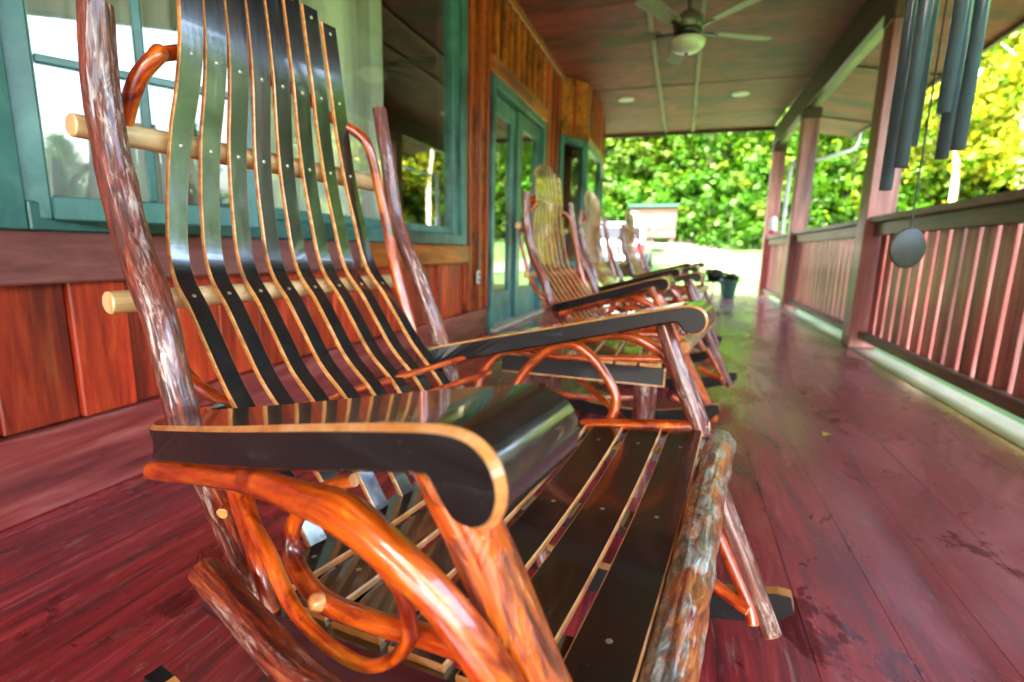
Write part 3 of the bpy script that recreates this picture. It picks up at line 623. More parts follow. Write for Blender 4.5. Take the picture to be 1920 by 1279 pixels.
# ------------------------------------------------------------------ beam, posts, railing
bm_ = empty('porch_beam', (1.45, 0, 2.6)); tag(bm_, 'dark brown header beam carried by the porch posts', 'beam')
bx('beam_board', (1.37, -6.5, 2.63), (1.435, 10.42, 2.955), M['darkbeam'], bm_)
bx('beam_board', (1.437, -6.5, 2.64), (1.525, 10.42, 2.93), M['olive'], bm_)
PY = (-1.1, 1.95, 4.92, 7.93, 10.25)
PL = ('', '', 'nearest weathered red porch post beside the wind chime', 'second weathered red porch post along the railing', 'farthest weathered red porch post at the end of the railing')
for y, l in zip(PY, PL):
    p = empty('porch_post', (1.46, y, 0)); tag(p, l or 'weathered red porch post beyond the near end of the railing', 'post', 'porch posts')
    bx('post_shaft', (1.362, y-.105, .006), (1.56, y+.105, 2.632), M['post'], p, .008)
    bx('post_cap', (1.355, y-.112, 2.50), (1.567, y+.112, 2.628), M['darkbeam'], p, .006)
for i in range(len(PY)-1):
    a, b = PY[i]+.107, PY[i+1]-.107
    r = empty('porch_railing', (1.46, a, 0))
    tag(r, ('section of red picket railing beside the camera end of the porch', 'nearest section of picket railing below the wind chime', 'second section of picket railing beyond the chime post', 'farthest section of picket railing at the porch end')[i], 'railing', 'railing sections')
    bx('top_rail', (1.385, a, 1.015), (1.545, b, 1.06), M['rail'], r, .006)
    bx('sub_rail', (1.425, a, .915), (1.47, b, 1.012), M['rail'], r, .005)
    bx('bottom_rail', (1.42, a, .085), (1.475, b, .15), M['rail'], r, .005)
    n = int((b-a)/.158)
    for k in range(n):
        y = a + (b-a)*(k+.5)/n
        bx('picket', (1.478, y-.062, .09), (1.502, y+.062, .985), M['picket'], r, .003)

# ------------------------------------------------------------------ ceiling fan, lamps
fan = empty('ceiling_fan', (-.10, 4.95, 2.5)); tag(fan, 'ceiling fan with tan blades and a frosted bowl light', 'fan')
m = MB(); m.lathe([(.015, .46), (.075, .45), (.075, .40), (.02, .37), (.016, .25)], 20); m.build('canopy', M['iron'], fan)
m = MB(); m.lathe([(.016, .27), (.06, .26), (.12, .21), (.13, .15), (.11, .12)], 24); m.build('motor_housing', M['bowlgrey'], fan)
m = MB(); m.lathe([(.11, .121), (.12, .09), (.08, .06), (.05, .045)], 24); m.build('motor_ring', M['iron'], fan)
m = MB(); m.lathe([(.135, .045), (.15, .03), (.14, -.01), (.10, -.045), (.04, -.06), (.0, -.063)], 28); bw_ = m.build('light_bowl', M['dish'], fan)
m = MB(); m.lathe([(.012, -.058), (.016, -.07), (.0, -.08)], 10); m.build('finial', M['iron'], bw_)
for k in range(5):
    a = R(100 + 72*k); m = MB()
    pl = [(.22, -.05), (.40, -.065), (.72, -.075), (.77, -.05), (.77, .05), (.72, .075), (.40, .065), (.22, .05)]
    m.prism(pl, 'xy', -.004, .004); b = m.build('blade', M['blade'], fan, True); b.rotation_euler = (R(10), 0, a); b.location = (0, 0, .115)
    m = MB(); m.box((.10, -.018, -.006), (.27, .018, .003), 0, .002); q = m.build('blade_arm', M['iron'], fan, False); q.rotation_euler = (R(10), 0, a); q.location = (0, 0, .105)
for (x, y, l) in ((-.97, 8.11, 'recessed ceiling lamp near the house wall beyond the fan'), (.60, 8.21, 'recessed ceiling lamp near the railing side beyond the fan')):
    t = empty('recessed_lamp', (x, y, CZ)); tag(t, l, 'ceiling lamp', 'recessed ceiling lamps')
    m = MB(); m.lathe([(.115, .004), (.115, -.012), (.088, -.014), (.085, .0)], 28); m.build('trim_ring', M['white'], t)
    m = MB(); m.lathe([(.084, -.006), (.05, -.014), (0, -.016)], 24); m.build('lens', M['lamp'], t)

# ------------------------------------------------------------------ wind chime
CX, CY = .575, 1.655
wc = empty('wind_chime', (CX, CY, 1.9)); tag(wc, 'large wind chime with teal grey metal tubes and a round wooden sail', 'wind chime')
m = MB(); m.lathe([(.0, .52), (.105, .52), (.11, .51), (.105, .50), (.0, .50)], 28); m.build('top_ring', M['sail'], wc)
m = MB(); m.tube([(0, 0, .52, .003), (0, 0, 1.06, .003)], 6); m.build('hanging_cord', M['string'], wc)
m = MB(); m.tube([(0, 0, -1.07, .0022), (0, 0, .50, .0022)], 6); m.build('sail_cord', M['string'], wc)
m = MB(); m.lathe([(.0, -.40), (.052, -.40), (.055, -.412), (.052, -.425), (.0, -.425)], 24); m.build('clapper', M['sail'], wc)
for k in range(6):
    a = R(35 + 60*k); L_ = (1.31, 1.27, 1.39, 1.34, 1.22, 1.30)[k]
    x, y = .069*math.cos(a), .069*math.sin(a); m = MB()
    zt = .42
    m.lathe([(.0120, zt), (.0152, zt), (.0152, zt-L_), (.0120, zt-L_), (.0120, zt)], 20, 0, (x, y, 0)); tb = m.build('chime_tube', M['tube'], wc)
    m = MB(); m.tube([(x, y, zt-.03, .002), (x, y, .505, .002)], 5); m.build('tube_cord', M['string'], tb)
m = MB(); m.lathe([(.0, .004), (.050, .004), (.054, 0), (.050, -.004), (0, -.004)], 32); sl = m.build('sail', M['sail'], wc)
sl.rotation_euler = (R(90), 0, R(24)); sl.location = (0, 0, -1.125)

# ------------------------------------------------------------------ rocking chairs
def seat_z(x): return .405 + (x+.09)*.112
def chair_pieces(root):
    P['hoop'] = [((x - (.026 if 8 <= i <= 13 else .0) if not 8 <= i <= 13 else min(x, -.874)), y, z, r) for i, (x, y, z, r) in enumerate(P['hoop'])]
    mats = [M['bark'], M['cut']]; pm = [M['peeled'], M['cut']]
    def tb(name, key, mats_, segs=16, rough=.05, sub=6, seed=1, ext=None, pre=None):
        pts = list(P[key]) if isinstance(key, str) else list(key)
        if ext: pts += ext
        if pre: pts = pre + pts
        if name == 'back_post': pts = [(x, y, z, r*.88) for x, y, z, r in pts]
        m = MB(); m.tube(pts, segs, 0, 1, rough, sub, seed); return m.build(name, mats_, root)
    tb('back_post', 'post_n', mats, 64, .085, 14, 1, [(-.40, -.325, .20, .018), (-.36, -.31, .05, .018)])
    tb('back_post', 'post_f', mats, 28, .07, 7, 2, [(-.57, .32, .30, .02), (-.46, .322, .12, .02), (-.42, .31, .04, .019)])
    tb('front_leg', 'leg_n', [M['mixed'], M['cut']], 56, .07, 14, 3, pre=[(-.205, -.396, .628, .019)], ext=[(-.06, -.350, .30, .022), (.02, -.322, .13, .02), (.055, -.306, .05, .019)])
    tb('front_leg', 'leg_f', mats, 28, .06, 7, 4, pre=[(-.216, .402, .63, .015)])
    tb('front_log', [(x+.003, y, z-.008, r*1.12) for x, y, z, r in P['front_log']], [M['lichen'], M['cut']], 64, .12, 18, 5)
    P['bow_n'] = [(x, y, z + (.003 if i == 4 else 0), r*(1.0, 1.0, 1.02, 1.06, 1.2, 1.04, 1, 1, 1)[i]) for i, (x, y, z, r) in enumerate(P['bow_n'])]
    tb('side_bow', 'bow_n', pm, 40, .085, 12, 6, [(-.10, -.395, .39, .0155), (-.05, -.36, .27, .0155), (.005, -.345, .16, .014)])
    tb('side_bow', 'bow_f', pm, 20, .05, 6, 7, [(-.11, .40, .36, .0105), (-.05, .375, .24, .010), (.0, .35, .14, .009)])
    tb('lattice_rod', 'loop_n', pm, 28, .085, 7, 8)
    tb('lattice_rod', 'arch_fa', pm, 16, .05, 6, 9)
    tb('lattice_rod', 'arch_fb', pm, 16, .05, 6, 10)
    pn = tb('seat_pole', 'pole_n', pm, 28, .06, 7, 11)
    tb('seat_pole', 'pole_f', [M['peeled'], M['paleend']], 18, .05, 6, 12)
    tb('seat_rail', 'log_n', mats, 44, .08, 12, 13, [(-.16, -.43, .40, .0155)])
    tb('lattice_rod', 'bent_n', pm, 22, .05, 7, 14)
    tb('back_hoop', 'hoop', pm, 20, .05, 7, 15)
    tb('back_rod', [(-.838, -.300, .663, .0165), (-.838, .0, .664, .0165), (-.837, .30, .668, .0165)], [M['pale'], M['pale']], 18, .03, 5, 16)
    tb('back_rod', [(-.880, -.300, .904, .0155), (-.888, .0, .902, .019), (-.885, .285, .897, .019)], [M['pale'], M['pale']], 18, .03, 5, 17)
    tb('leg_brace', [(x, y-.034, z, r) for x, y, z, r in P['brace_f']], pm, 16, .04, 6, 18); tb('leg_brace', [(x, y-.034, z, r) for x, y, z, r in P['brace_f2']], pm, 16, .04, 6, 19)
    tb('leg_brace', [(x, -y+.034, z, r) for x, y, z, r in P['brace_f2']], pm, 16, .04, 6, 20)
    for dz in (0, .038):
        tb('cross_rail', [(-.62+dz, .33, .505-dz, .006), (-.66+dz, .10, .492-dz, .007), (-.67+dz, -.16, .487-dz, .007), (-.60+dz, -.33, .47-dz, .007)], pm, 12, .04, 5, 21+dz)
    tb('cross_rail', [(-.45, .32, .17, .013), (-.45, 0, .165, .014), (-.44, -.32, .17, .013)], pm, 12, .04, 5, 24)
    # knot discs where side twigs were cut
    for i, (x, y, z, r) in enumerate(((-.372, -.3535, .4005, .0085),)):
        m = MB(); m.lathe([(0, .0065), (r*.75, .006), (r, .003), (r*1.15, -.004)], 16); k = m.build('cut_knot', M['cut'], pn); k.location = (x, y-.0045, z+.004); k.rotation_euler = (R(65), 0, R(-18))
    # bent back slats, fanned: (x, z, half spread)
    prof = [(-.345, .285, .158), (-.372, .325, .160), (-.42, .385, .2185), (-.472, .43, .218), (-.525, .478, .216), (-.575, .53, .213), (-.62, .59, .210), (-.655, .64, .2085),
            (-.688, .69, .206), (-.712, .735, .202), (-.728, .80, .193), (-.738, .86, .182), (-.742, .92, .171), (-.742, .98, .158), (-.742, 1.04, .147), (-.746, 1.10, .1405), (-.752, 1.16, .139), (-.758, 1.20, .138)]
    prof = [(-.515, .30, .214), (-.535, .34, .217), (-.575, .40, .218), (-.618, .445, .218), (-.655, .49, .216), (-.702, .54, .213), (-.745, .60, .2105), (-.780, .65, .2085),
            (-.815, .69, .206), (-.833, .735, .202), (-.842, .80, .193), (-.848, .86, .182), (-.850, .92, .171), (-.848, .98, .158), (-.846, 1.05, .147), (-.850, 1.12, .1405), (-.858, 1.20, .138), (-.872, 1.32, .137)]
    n = 8; th = .0078
    for i in range(n):
        q = (i-(n-1)/2)/((n-1)/2)
        top = 1.245 - .018*abs(q) - .042*abs(q)**2.2
        pts = [(x - .010*(1-q*q)*(1 if z > .5 else 0), q*h, z) for x, z, h in prof]
        path = [p for p, _ in resample([(*p, 0) for p in pts], 5)]
        path = [p for p in path if p.z <= top]
        m = MB(); vs = []; fs = []; mi = []
        c = .0016
        for j, p in enumerate(path):
            t = (path[min(j+1, len(path)-1)] - path[max(j-1, 0)]).normalized()
            wv = Vector((0, 1, 0)); wv = (wv - t*wv.dot(t)).normalized(); nv = wv.cross(t).normalized()
            if nv.x < 0: nv = -nv
            hw_ = .0148 + .0034*min(1, max(0, (p.z-.78)/.30))
            for (a, b) in ((hw_-c, th/2), (hw_, th/2-c), (hw_, -th/2), (-hw_, -th/2), (-hw_, th/2-c), (-hw_+c, th/2)):
                vs.append(p + wv*a + nv*b)
        K = 6; nn = len(path)
        for j in range(nn-1):
            for k in range(K-1): fs.append((j*K+k, j*K+k+1, (j+1)*K+k+1, (j+1)*K+k))
        fs.append(tuple(range(K))); fs.append(tuple((nn-1)*K+k for k in reversed(range(K))))
        m.add(vs, fs, 1)
        fv = [q for j in range(nn) for q in (vs[j*K], vs[j*K+5])]
        m.add(fv, [(2*j, 2*j+1, 2*j+3, 2*j+2) for j in range(nn-1)], 0, True)
        so_ = m.build('back_slat', [M['slat'], M['edge']], root)
        m = MB()
        for zn in (.664, .900, 1.040, top-.022):
            j = min(range(len(path)), key=lambda a: abs(path[a].z-zn)); p = path[j]
            t = (path[min(j+1, len(path)-1)] - path[max(j-1, 0)]).normalized(); nv = Vector((0, 1, 0)).cross(t).normalized()
            if nv.x < 0: nv = -nv
            wv = nv.cross(t); cc = p + nv*(th/2+.0004); r = .0034; seg = 10
            ring = [cc + (t*math.cos(2*math.pi*a/seg) + wv*math.sin(2*math.pi*a/seg))*r for a in range(seg)] + [cc + nv*.0016]
            m.add(ring, [(a, (a+1) % seg, seg) for a in range(seg)], 0, True)
        tag(m.build('slat_nails', M['brass'], so_), kind='stuff')
    # seat slats across the width, dished, bare oak edges
    for k in range(6):
        xf = -.090 - .0790*k; wdS = .0645
        m = MB(); vs = []; fs = []; mi = []; ny = 20; c = .002; tS = .009
        yl, yr = -.352+.004*k, .372-.004*k
        for j in range(ny+1):
            y = yl + (yr-yl)*j/ny; u_ = (y-(yl+yr)/2)/((yr-yl)/2)
            dz = -.020*(1-u_*u_); sk = -.055*y
            z0 = seat_z(xf) + dz; z1 = seat_z(xf-wdS) + dz
            xa, xb = xf+sk, xf-wdS+sk
            for (x, z) in ((xa, z0-tS), (xa, z0-c), (xa-c, z0), (xb+c, z1), (xb, z1-c), (xb, z1-tS)): vs.append((x, y, z))
        K = 6
        for j in range(ny):
            for q in (0, 1, 3, 4, 5):
                q2 = (q+1) % K; fs.append((j*K+q, j*K+q2, (j+1)*K+q2, (j+1)*K+q)); mi.append(0 if q == 5 else 1)
        fs += [tuple(range(K)), tuple(ny*K+q for q in reversed(range(K)))]; mi += [1, 1]
        m.add(vs, fs, mi)
        fv = [q for j in range(ny+1) for q in (vs[j*K+2], vs[j*K+3])]
        m.add(fv, [(2*j, 2*j+1, 2*j+3, 2*j+2) for j in range(ny)], 0, True); ss = m.build('seat_slat', [M['seat'], M['edge']], root)
        m = MB()
        for y in (-.25, 0.02, .28):
            u_ = (y-(yl+yr)/2)/((yr-yl)/2); zc = seat_z(xf-wdS/2) - .020*(1-u_*u_) + .0003; xc = xf-wdS/2-.055*y
            ring = [(xc+.0036*math.cos(a*.628), y+.0036*math.sin(a*.628), zc) for a in range(10)] + [(xc, y, zc+.0014)]
            m.add(ring, [(a, (a+1) % 10, 10) for a in range(10)], 0, True)
        tag(m.build('slat_nails', M['brass'], ss), kind='stuff')
    for y, wy in ((-.27, .045), (.02, .05), (.28, .045)):
        u_ = y/.36; d = -.020*(1-u_*u_) - .0095
        m = MB(); m.add([(-.08-.055*y, y-wy/2, seat_z(-.08)+d), (-.08-.055*y, y+wy/2, seat_z(-.08)+d), (-.56, y+wy/2, seat_z(-.56)+d), (-.56, y-wy/2, seat_z(-.56)+d),
             (-.08-.055*y, y-wy/2, seat_z(-.08)+d-.016), (-.08-.055*y, y+wy/2, seat_z(-.08)+d-.016), (-.56, y+wy/2, seat_z(-.56)+d-.016), (-.56, y-wy/2, seat_z(-.56)+d-.016)],
             [(0,1,2,3),(7,6,5,4),(0,4,5,1),(1,5,6,2),(2,6,7,3),(3,7,4,0)]); m.build('seat_bearer', M['seat'], root)
    # curved black aprons below the slat ends
    for y0, y1 in ((-.350, -.335), (.355, .370)):
        top = [(-.08 - .048*i, seat_z(-.08-.048*i)-.0105) for i in range(11)]
        bot = [(x, z - .030 - .028*math.sin(math.pi*i/10)) for i, (x, z) in enumerate(top)]
        m = MB(); m.prism(top + bot[::-1], 'xz', y0, y1); m.build('seat_apron', M['seat'], root)
    bx_ = MB(); bx_.box((-.585, -.352, .305), (-.44, -.275, .318), 0, .003); bx_.build('lower_board', M['seat'], root)
    # armrests: scrolled profile swept between splayed sides, worn bare bevel
    top = [(-.690, .524), (-.63, .540), (-.52, .567), (-.40, .596), (-.28, .626), (-.20, .645), (-.160, .6535), (-.140, .6545), (-.126, .650), (-.117, .641), (-.113, .628), (-.115, .615), (-.122, .605), (-.134, .599), (-.148, .600), (-.158, .608), (-.166, .617), (-.180, .618), (-.28, .590), (-.40, .557), (-.52, .526), (-.63, .497), (-.682, .484), (-.693, .502)]
    c0 = [Vector((x, 0, z)) for x, z in top]; cc = []
    for i in range(24):
        p0, p1, p2, p3 = c0[i-1], c0[i], c0[(i+1) % 24], c0[(i+2) % 24]
        for j in range(3):
            q = j/3; cc.append(.5*((2*p1) + (p2-p0)*q + (2*p0-5*p1+4*p2-p3)*q*q + (3*p1-p0-3*p2+p3)*q**3))
    nP = len(cc)
    def inset(d):
        out = []
        for i in range(nP):
            e1 = (cc[i]-cc[i-1]).normalized(); e2 = (cc[(i+1) % nP]-cc[i]).normalized()
            n1 = Vector((e1.z, 0, -e1.x)); n2 = Vector((e2.z, 0, -e2.x)); b = (n1+n2)
            b = b.normalized() if b.length > 1e-6 else n1
            out.append(cc[i] + b*d/max(.5, b.dot(n1)))
        return out
    ins = inset(.0040)
    if (ins[9].z > cc[9].z): ins = inset(-.0040)
    def side(x, sgn, outer):
        u_ = min(1, max(0, (x+.69)/.575))
        yf = .455 if sgn < 0 else .428
        yo = .350 + (yf-.350)*(u_**.75); wdA = .070 + .044*u_
        if x < -.60: yo -= .030*((-.60-x)/.09)**2
        return sgn*(yo if outer else yo-wdA)
    for sgn in (-1, 1):
        rings = []
        bv = .0055
        for yo_, pr in (('o', ins), ('oi', cc), ('ii', cc), ('i', ins)):
            ring = []
            for i, p in enumerate(pr):
                x = cc[i].x; a = side(x, sgn, True); b_ = side(x, sgn, False); d = 1 if b_ > a else -1
                y = {'o': a, 'oi': a + d*bv, 'ii': b_ - d*bv, 'i': b_}[yo_]
                # rounded back corner with the small notch seen at the rear
                ring.append((p.x, y, p.z))
            rings.append(ring)
        m = MB()
        for r_ in (0, 2):
            for i in range(nP):
                i2 = (i+1) % nP
                m.add([rings[r_][i], rings[r_][i2], rings[r_+1][i2], rings[r_+1][i]], [(0, 1, 2, 3)], 1 if (i <= 41 or i >= 64) else 0)
        fine = [(k/6.0) for k in range(7)]
        m.add([Vector(rings[1][i]).lerp(Vector(rings[2][i]), f) for i in range(nP) for f in fine],
              [(i*7+k, i*7+k+1, ((i+1) % nP)*7+k+1, ((i+1) % nP)*7+k) for i in range(nP) for k in range(6)], 0, True)
        for r_ in (0, 3):
            m.add(rings[r_], [(q, q+1, 68-q, 69-q) for q in range(34)] + [(69, 70, 71, 0)], 2)
        ar = m.build('armrest', [M['arm'], M['edge'], M['armside']], root)
        xr = side(-.69, sgn, True)
        m = MB(); m.box((-.722, min(xr-sgn*.022, xr-sgn*.09), .490), (-.688, max(xr-sgn*.022, xr-sgn*.09), .519), 0, .004); m.build('arm_tail', M['arm'], ar)
    # rockers
    for y0, y1 in ((-.352, -.322), (.322, .352)):
        a_ = []; Rr = 1.15
        for i in range(25):
            x = -.755 + .840*i/24; u_ = x+.33; z = Rr - math.sqrt(Rr*Rr-u_*u_); a_.append((x, z))
        b_ = [(x, z+.062 - (.012 if i in (0, 24) else 0)) for i, (x, z) in enumerate(a_)]
        a_[-1] = (a_[-1][0]-.004, a_[-1][1]+.020); b_[-1] = (b_[-1][0]-.012, b_[-1][1])
        poly = a_ + b_[::-1]; m = MB(); m.prism(poly, 'xz', y0+.003, y1-.003, 0)
        nn = len(poly)
        for i in range(nn): m.m[2+i] = 1 if 24 <= i < nn-2 else 0
        m.build('rocker', [M['armside'], M['edge']], root)
CH_LABELS = ['large near rocking chair with black bent back slats and scrolled armrests', 'second rocking chair standing beyond the low slatted table', 'third rocking chair in the row between two other chairs', 'farthest rocking chair at the end of the row by the planter']
ch = empty('rocking_chair', (.112, .653, 0), (0, 0, R(-9.75)))
tag(ch, CH_LABELS[0], 'rocking chair', 'rustic rocking chairs along the porch')
chair_pieces(ch)
for i, (x, y, yw, tl) in enumerate(((.189, 2.534, 11.1, 2.8), (.21, 3.80, 9.5, 2.4), (.30, 5.6, 11.0, 2.0))):
    c = copy_tree(ch); c.location = (x, y, .004); c.rotation_euler = (0, R(-tl), R(-yw)); c['label'] = CH_LABELS[i+1]

# ------------------------------------------------------------------ low slatted table between the first two chairs
tbn = empty('side_table', (-.27, 1.74, 0)); tag(tbn, 'low log legged table with a black slatted top between two rocking chairs', 'table')
def tt(name, pts, mats_, segs=14, rough=.05, sub=5, seed=1, par=None):
    m = MB(); m.tube(pts, segs, 0, 1, rough, sub, seed); return m.build(name, mats_, par or tbn)
TZ = .432
for k in range(7):
    x0 = -.245 + k*.070; m = MB(); m.box((x0, -.255, TZ-.011), (x0+.062, .255, TZ), 0, .002)
    for fi, f in enumerate(m.f):
        ctr = sum((Vector(m.v[q]) for q in f), Vector())/len(f)
        m.m[fi] = 0 if abs(ctr.z-(TZ-.0055)) > .0052 else 1
    m.build('table_slat', [M['seat'], M['edge']], tbn, False)
for y0, y1 in ((-.252, -.238), (.238, .252)):
    m = MB(); m.prism([(-.25, TZ-.012), (.245, TZ-.012), (.245, TZ-.062), (-.25, TZ-.062)], 'xz', y0, y1)
    m.prism([(-.25, TZ-.0625), (.245, TZ-.0625), (.245, TZ-.067), (-.25, TZ-.067)], 'xz', y0, y1, 1)
    m.prism([(.2455, TZ-.012), (.250, TZ-.012), (.250, TZ-.067), (.2455, TZ-.067)], 'xz', y0, y1, 1)
    m.build('table_apron', [M['armside'], M['edge']], tbn)
tt('table_pole', [(-.27, -.247, TZ+.004, .0095), (-.05, -.250, TZ-.004, .010), (.12, -.246, TZ+.006, .010), (.25, -.246, TZ+.016, .010)], [M['peeled'], M['cut']], 16)
tt('table_pole', [(-.27, .247, TZ+.006, .0095), (.0, .250, TZ+.002, .010), (.25, .246, TZ+.010, .010)], [M['peeled'], M['cut']], 16, seed=2)
for (x, y) in ((-.185, -.20), (.185, -.20), (-.185, .20), (.185, .20)):
    tt('table_leg', [(x, y, .002, .030), (x*1.02, y, .2, .028), (x, y, TZ-.015, .027)], [M['bark'], M['cut']], 22, .05, 6, x*9+y*5)
tt('table_stretcher', [(-.20, -.23, .31, .010), (0, -.05, .25, .011), (.20, .22, .20, .010)], [M['peeled'], M['cut']], 14, seed=4)
tt('table_stretcher', [(.20, -.23, .19, .010), (0, -.02, .275, .011), (-.20, .22, .31, .010)], [M['peeled'], M['cut']], 14, seed=5)

# ------------------------------------------------------------------ far end: planter, plant stand, feeder, gutter, leaf
def leaf_quad(m, p, d, L_, w_, mi=0):
    d = d.normalized(); s_ = d.cross(Vector((0, 0, 1)))
    if s_.length < .01: s_ = Vector((1, 0, 0))
    s_.normalize(); n_ = s_.cross(d)
    m.add([p, p + d*L_*.5 + s_*w_*.5 + n_*.1*L_, p + d*L_ - n_*.12*L_, p + d*L_*.5 - s_*w_*.5 + n_*.1*L_], [(0, 1, 2), (0, 2, 3)], mi)
def plant(parent, n, R_, H_, z0, L_, mats_):
    m = MB()
    for k in range(n):
        a = rnd.uniform(0, 6.283); e = rnd.uniform(.1, 1.3); rr = R_*rnd.uniform(.15, 1)
        p = Vector((math.cos(a)*rr*.7, math.sin(a)*rr*.7, z0 + H_*rnd.random()*(1-.5*rr/R_)))
        leaf_quad(m, p, Vector((math.cos(a+rnd.uniform(-.8, .8)), math.sin(a+rnd.uniform(-.8, .8)), rnd.uniform(-.5, .9))), L_*rnd.uniform(.7, 1.3), L_*.5, rnd.randrange(len(mats_)))
    return m.build('foliage', mats_, parent, False)
pp = empty('flower_planter', (.80, 9.55, 0)); tag(pp, 'teal pot with a bushy green plant at the far end of the floor', 'planter')
m = MB(); m.lathe([(0, 0), (.10, 0), (.105, .02), (.145, .26), (.16, .27), (.16, .31), (.145, .31), (.135, .27), (0, .265)], 24); pq = m.build('pot', M['pot'], pp)
m = MB(); m.lathe([(.136, .272), (0, .285)], 20); m.build('soil', M['soil'], pq)
plant(pp, 240, .17, .14, .29, .08, [M['potleaf'], M['leafB']])
ps = empty('plant_stand', (.48, 8.3, 0)); tag(ps, 'dark metal stand holding a leafy trailing plant behind the last chair', 'plant stand')
for a in range(3):
    m = MB(); ca, sa = math.cos(a*2.094+.4), math.sin(a*2.094+.4)
    m.tube([(ca*.16, sa*.16, .003, .011), (ca*.12, sa*.12, .25, .010), (ca*.10, sa*.10, .34, .010)], 8); m.build('stand_leg', M['iron'], ps)
m = MB(); m.lathe([(0, .32), (.14, .32), (.15, .33), (.15, .35), (0, .35)], 20); m.build('stand_plate', M['iron'], ps)
m = MB(); m.lathe([(0, .351), (.09, .351), (.13, .45), (.125, .455), (.11, .445), (0, .44)], 20); m.build('bowl', M['iron'], ps)
plant(ps, 150, .15, .08, .44, .07, [M['potleaf'], M['leafB']])
fd = empty('bird_feeder', (1.36, 9.35, 1.0)); tag(fd, 'white and red hanging bird feeder by the farthest post', 'bird feeder')
m = MB(); m.lathe([(0, .36), (.03, .355), (.05, .32), (.055, .16), (.05, .14)], 18); m.build('jar', M['white'], fd)
m = MB(); m.lathe([(.05, .14), (.085, .135), (.09, .105), (.06, .09), (0, .09)], 18); m.build('feeder_base', M['red'], fd)
m = MB(); m.tube([(0, 0, .36, .002), (.03, 0, 1.64, .002)], 5); m.build('hanging_wire', M['iron'], fd)
gt = empty('downspout', (2.45, 9.7, 2.6)); tag(gt, 'pale bent gutter downspout running from the eave back to the post', 'downspout')
m = MB(); m.tube([(.05, 0, .06, .032), (.0, 0, -.16, .032), (-.25, 0, -.26, .032), (-.75, .05, -.40, .032), (-.86, .08, -.52, .032), (-.87, .1, -2.5, .032)], 12, 0, 1, 0, 5, 0, 0); m.build('pipe', M['gutter'], gt)
m = MB(); m.tube([(-.84, .1, -1.2, .037), (-.84, .1, -1.25, .037)], 12, 0, 1, 0, 2, 0, 0); m.build('pipe_clip', M['iron'], gt)
m = MB(); leaf_quad(m, Vector((0, 0, 0)), Vector((.6, .8, .05)), .06, .04); o = m.build('fallen_leaf', M['yleaf'], None, False); o.location = (.62, 2.34, .006)
tag(o, 'small yellow leaf lying on the red floor', 'leaf')

# ------------------------------------------------------------------ kiosk and parked vehicle
ky = 25.0; kz = ground_z(-1.2, ky)
kk = empty('notice_kiosk', (-1.15, ky, kz)); tag(kk, 'small tan wooden kiosk with a green roof and a white notice', 'kiosk')
for k in range(6):
    z0 = 1.43 - kz + k*.23
    bx('kiosk_board', (-2.50, ky, kz+z0), (-.38, ky+.7, kz+z0+.225), M['kiosk'], kk, .01)
m = MB(); m.prism([(-.2, 2.81-kz), (.36, 2.92-kz), (.95, 2.81-kz), (.95, 2.85-kz), (.36, 2.97-kz), (-.2, 2.85-kz)], 'yz', -1.42, .84); m.build('kiosk_roof', M['kioskroof'], kk)
bx('notice', (-1.62, ky-.03, 1.90), (-.92, ky-.004, 2.32), M['paper'], kk, .004)
bx('notice', (-2.46, ky-.03, 2.0), (-2.12, ky-.004, 2.6), M['paper'], kk, .004)
for x in (-2.35, -1.45, -.55):
    bx('kiosk_leg', (x-.09, ky+.1, kz-.4), (x+.09, ky+.28, 1.429), M['kiosk'], kk, .01)
cy = 19.4; cz = ground_z(-2.0, cy)
car = empty('parked_suv', (-2.05, cy, cz)); tag(car, 'white parked suv with red tail lamps seen between the chair backs', 'car')
bodyp = [(-2.2, .42), (-2.22, .95), (-2.12, 1.02), (-1.95, 1.60), (-1.7, 1.70), (.4, 1.68), (1.0, 1.10), (2.1, .98), (2.2, .45), (1.9, .35), (-2.0, .35)]
m = MB(); m.prism([(-a, b) for a, b in bodyp][::-1], 'yz', -.88, .88)
bd = m.build('car_body', M['carpaint'], car); bd.rotation_euler = (0, 0, math.pi)
bv = bd.modifiers.new('bevel', 'BEVEL'); bv.width = .07; bv.segments = 3; bv.limit_method = 'ANGLE'; bv.angle_limit = R(30)
bx('rear_window', (-2.05-.70, cy-2.105, cz+1.1), (-2.05+.70, cy-2.04, cz+1.52), M['carglass'], car, .02)
for sx in (-.72, .72):
    bx('tail_lamp', (-2.05+sx-.13, cy-2.26, cz+.72), (-2.05+sx+.13, cy-2.18, cz+1.0), M['red'], car, .02)
bx('rear_bumper', (-2.05-.86, cy-2.29, cz+.36), (-2.05+.86, cy-2.17, cz+.60), M['carglass'], car, .03)
bx('licence_plate', (-2.05-.26, cy-2.30, cz+.46), (-2.05+.26, cy-2.292, cz+.58), M['white'], car, .0)
for sx in (-.84, .84):
    for sy in (-1.35, 1.35):
        m = MB(); m.lathe([(.18, -.10), (.33, -.10), (.36, -.06), (.36, .06), (.33, .10), (.18, .10)], 24); wv_ = m.build('wheel', M['tyre'], car); wv_.location = (sx, sy, .36); wv_.rotation_euler = (0, R(90), 0)
        m = MB(); m.lathe([(0, .06), (.17, .09), (.2, .05), (.2, -.05), (.17, -.09), (0, -.06)], 20); m.build('rim', M['rim'], wv_)

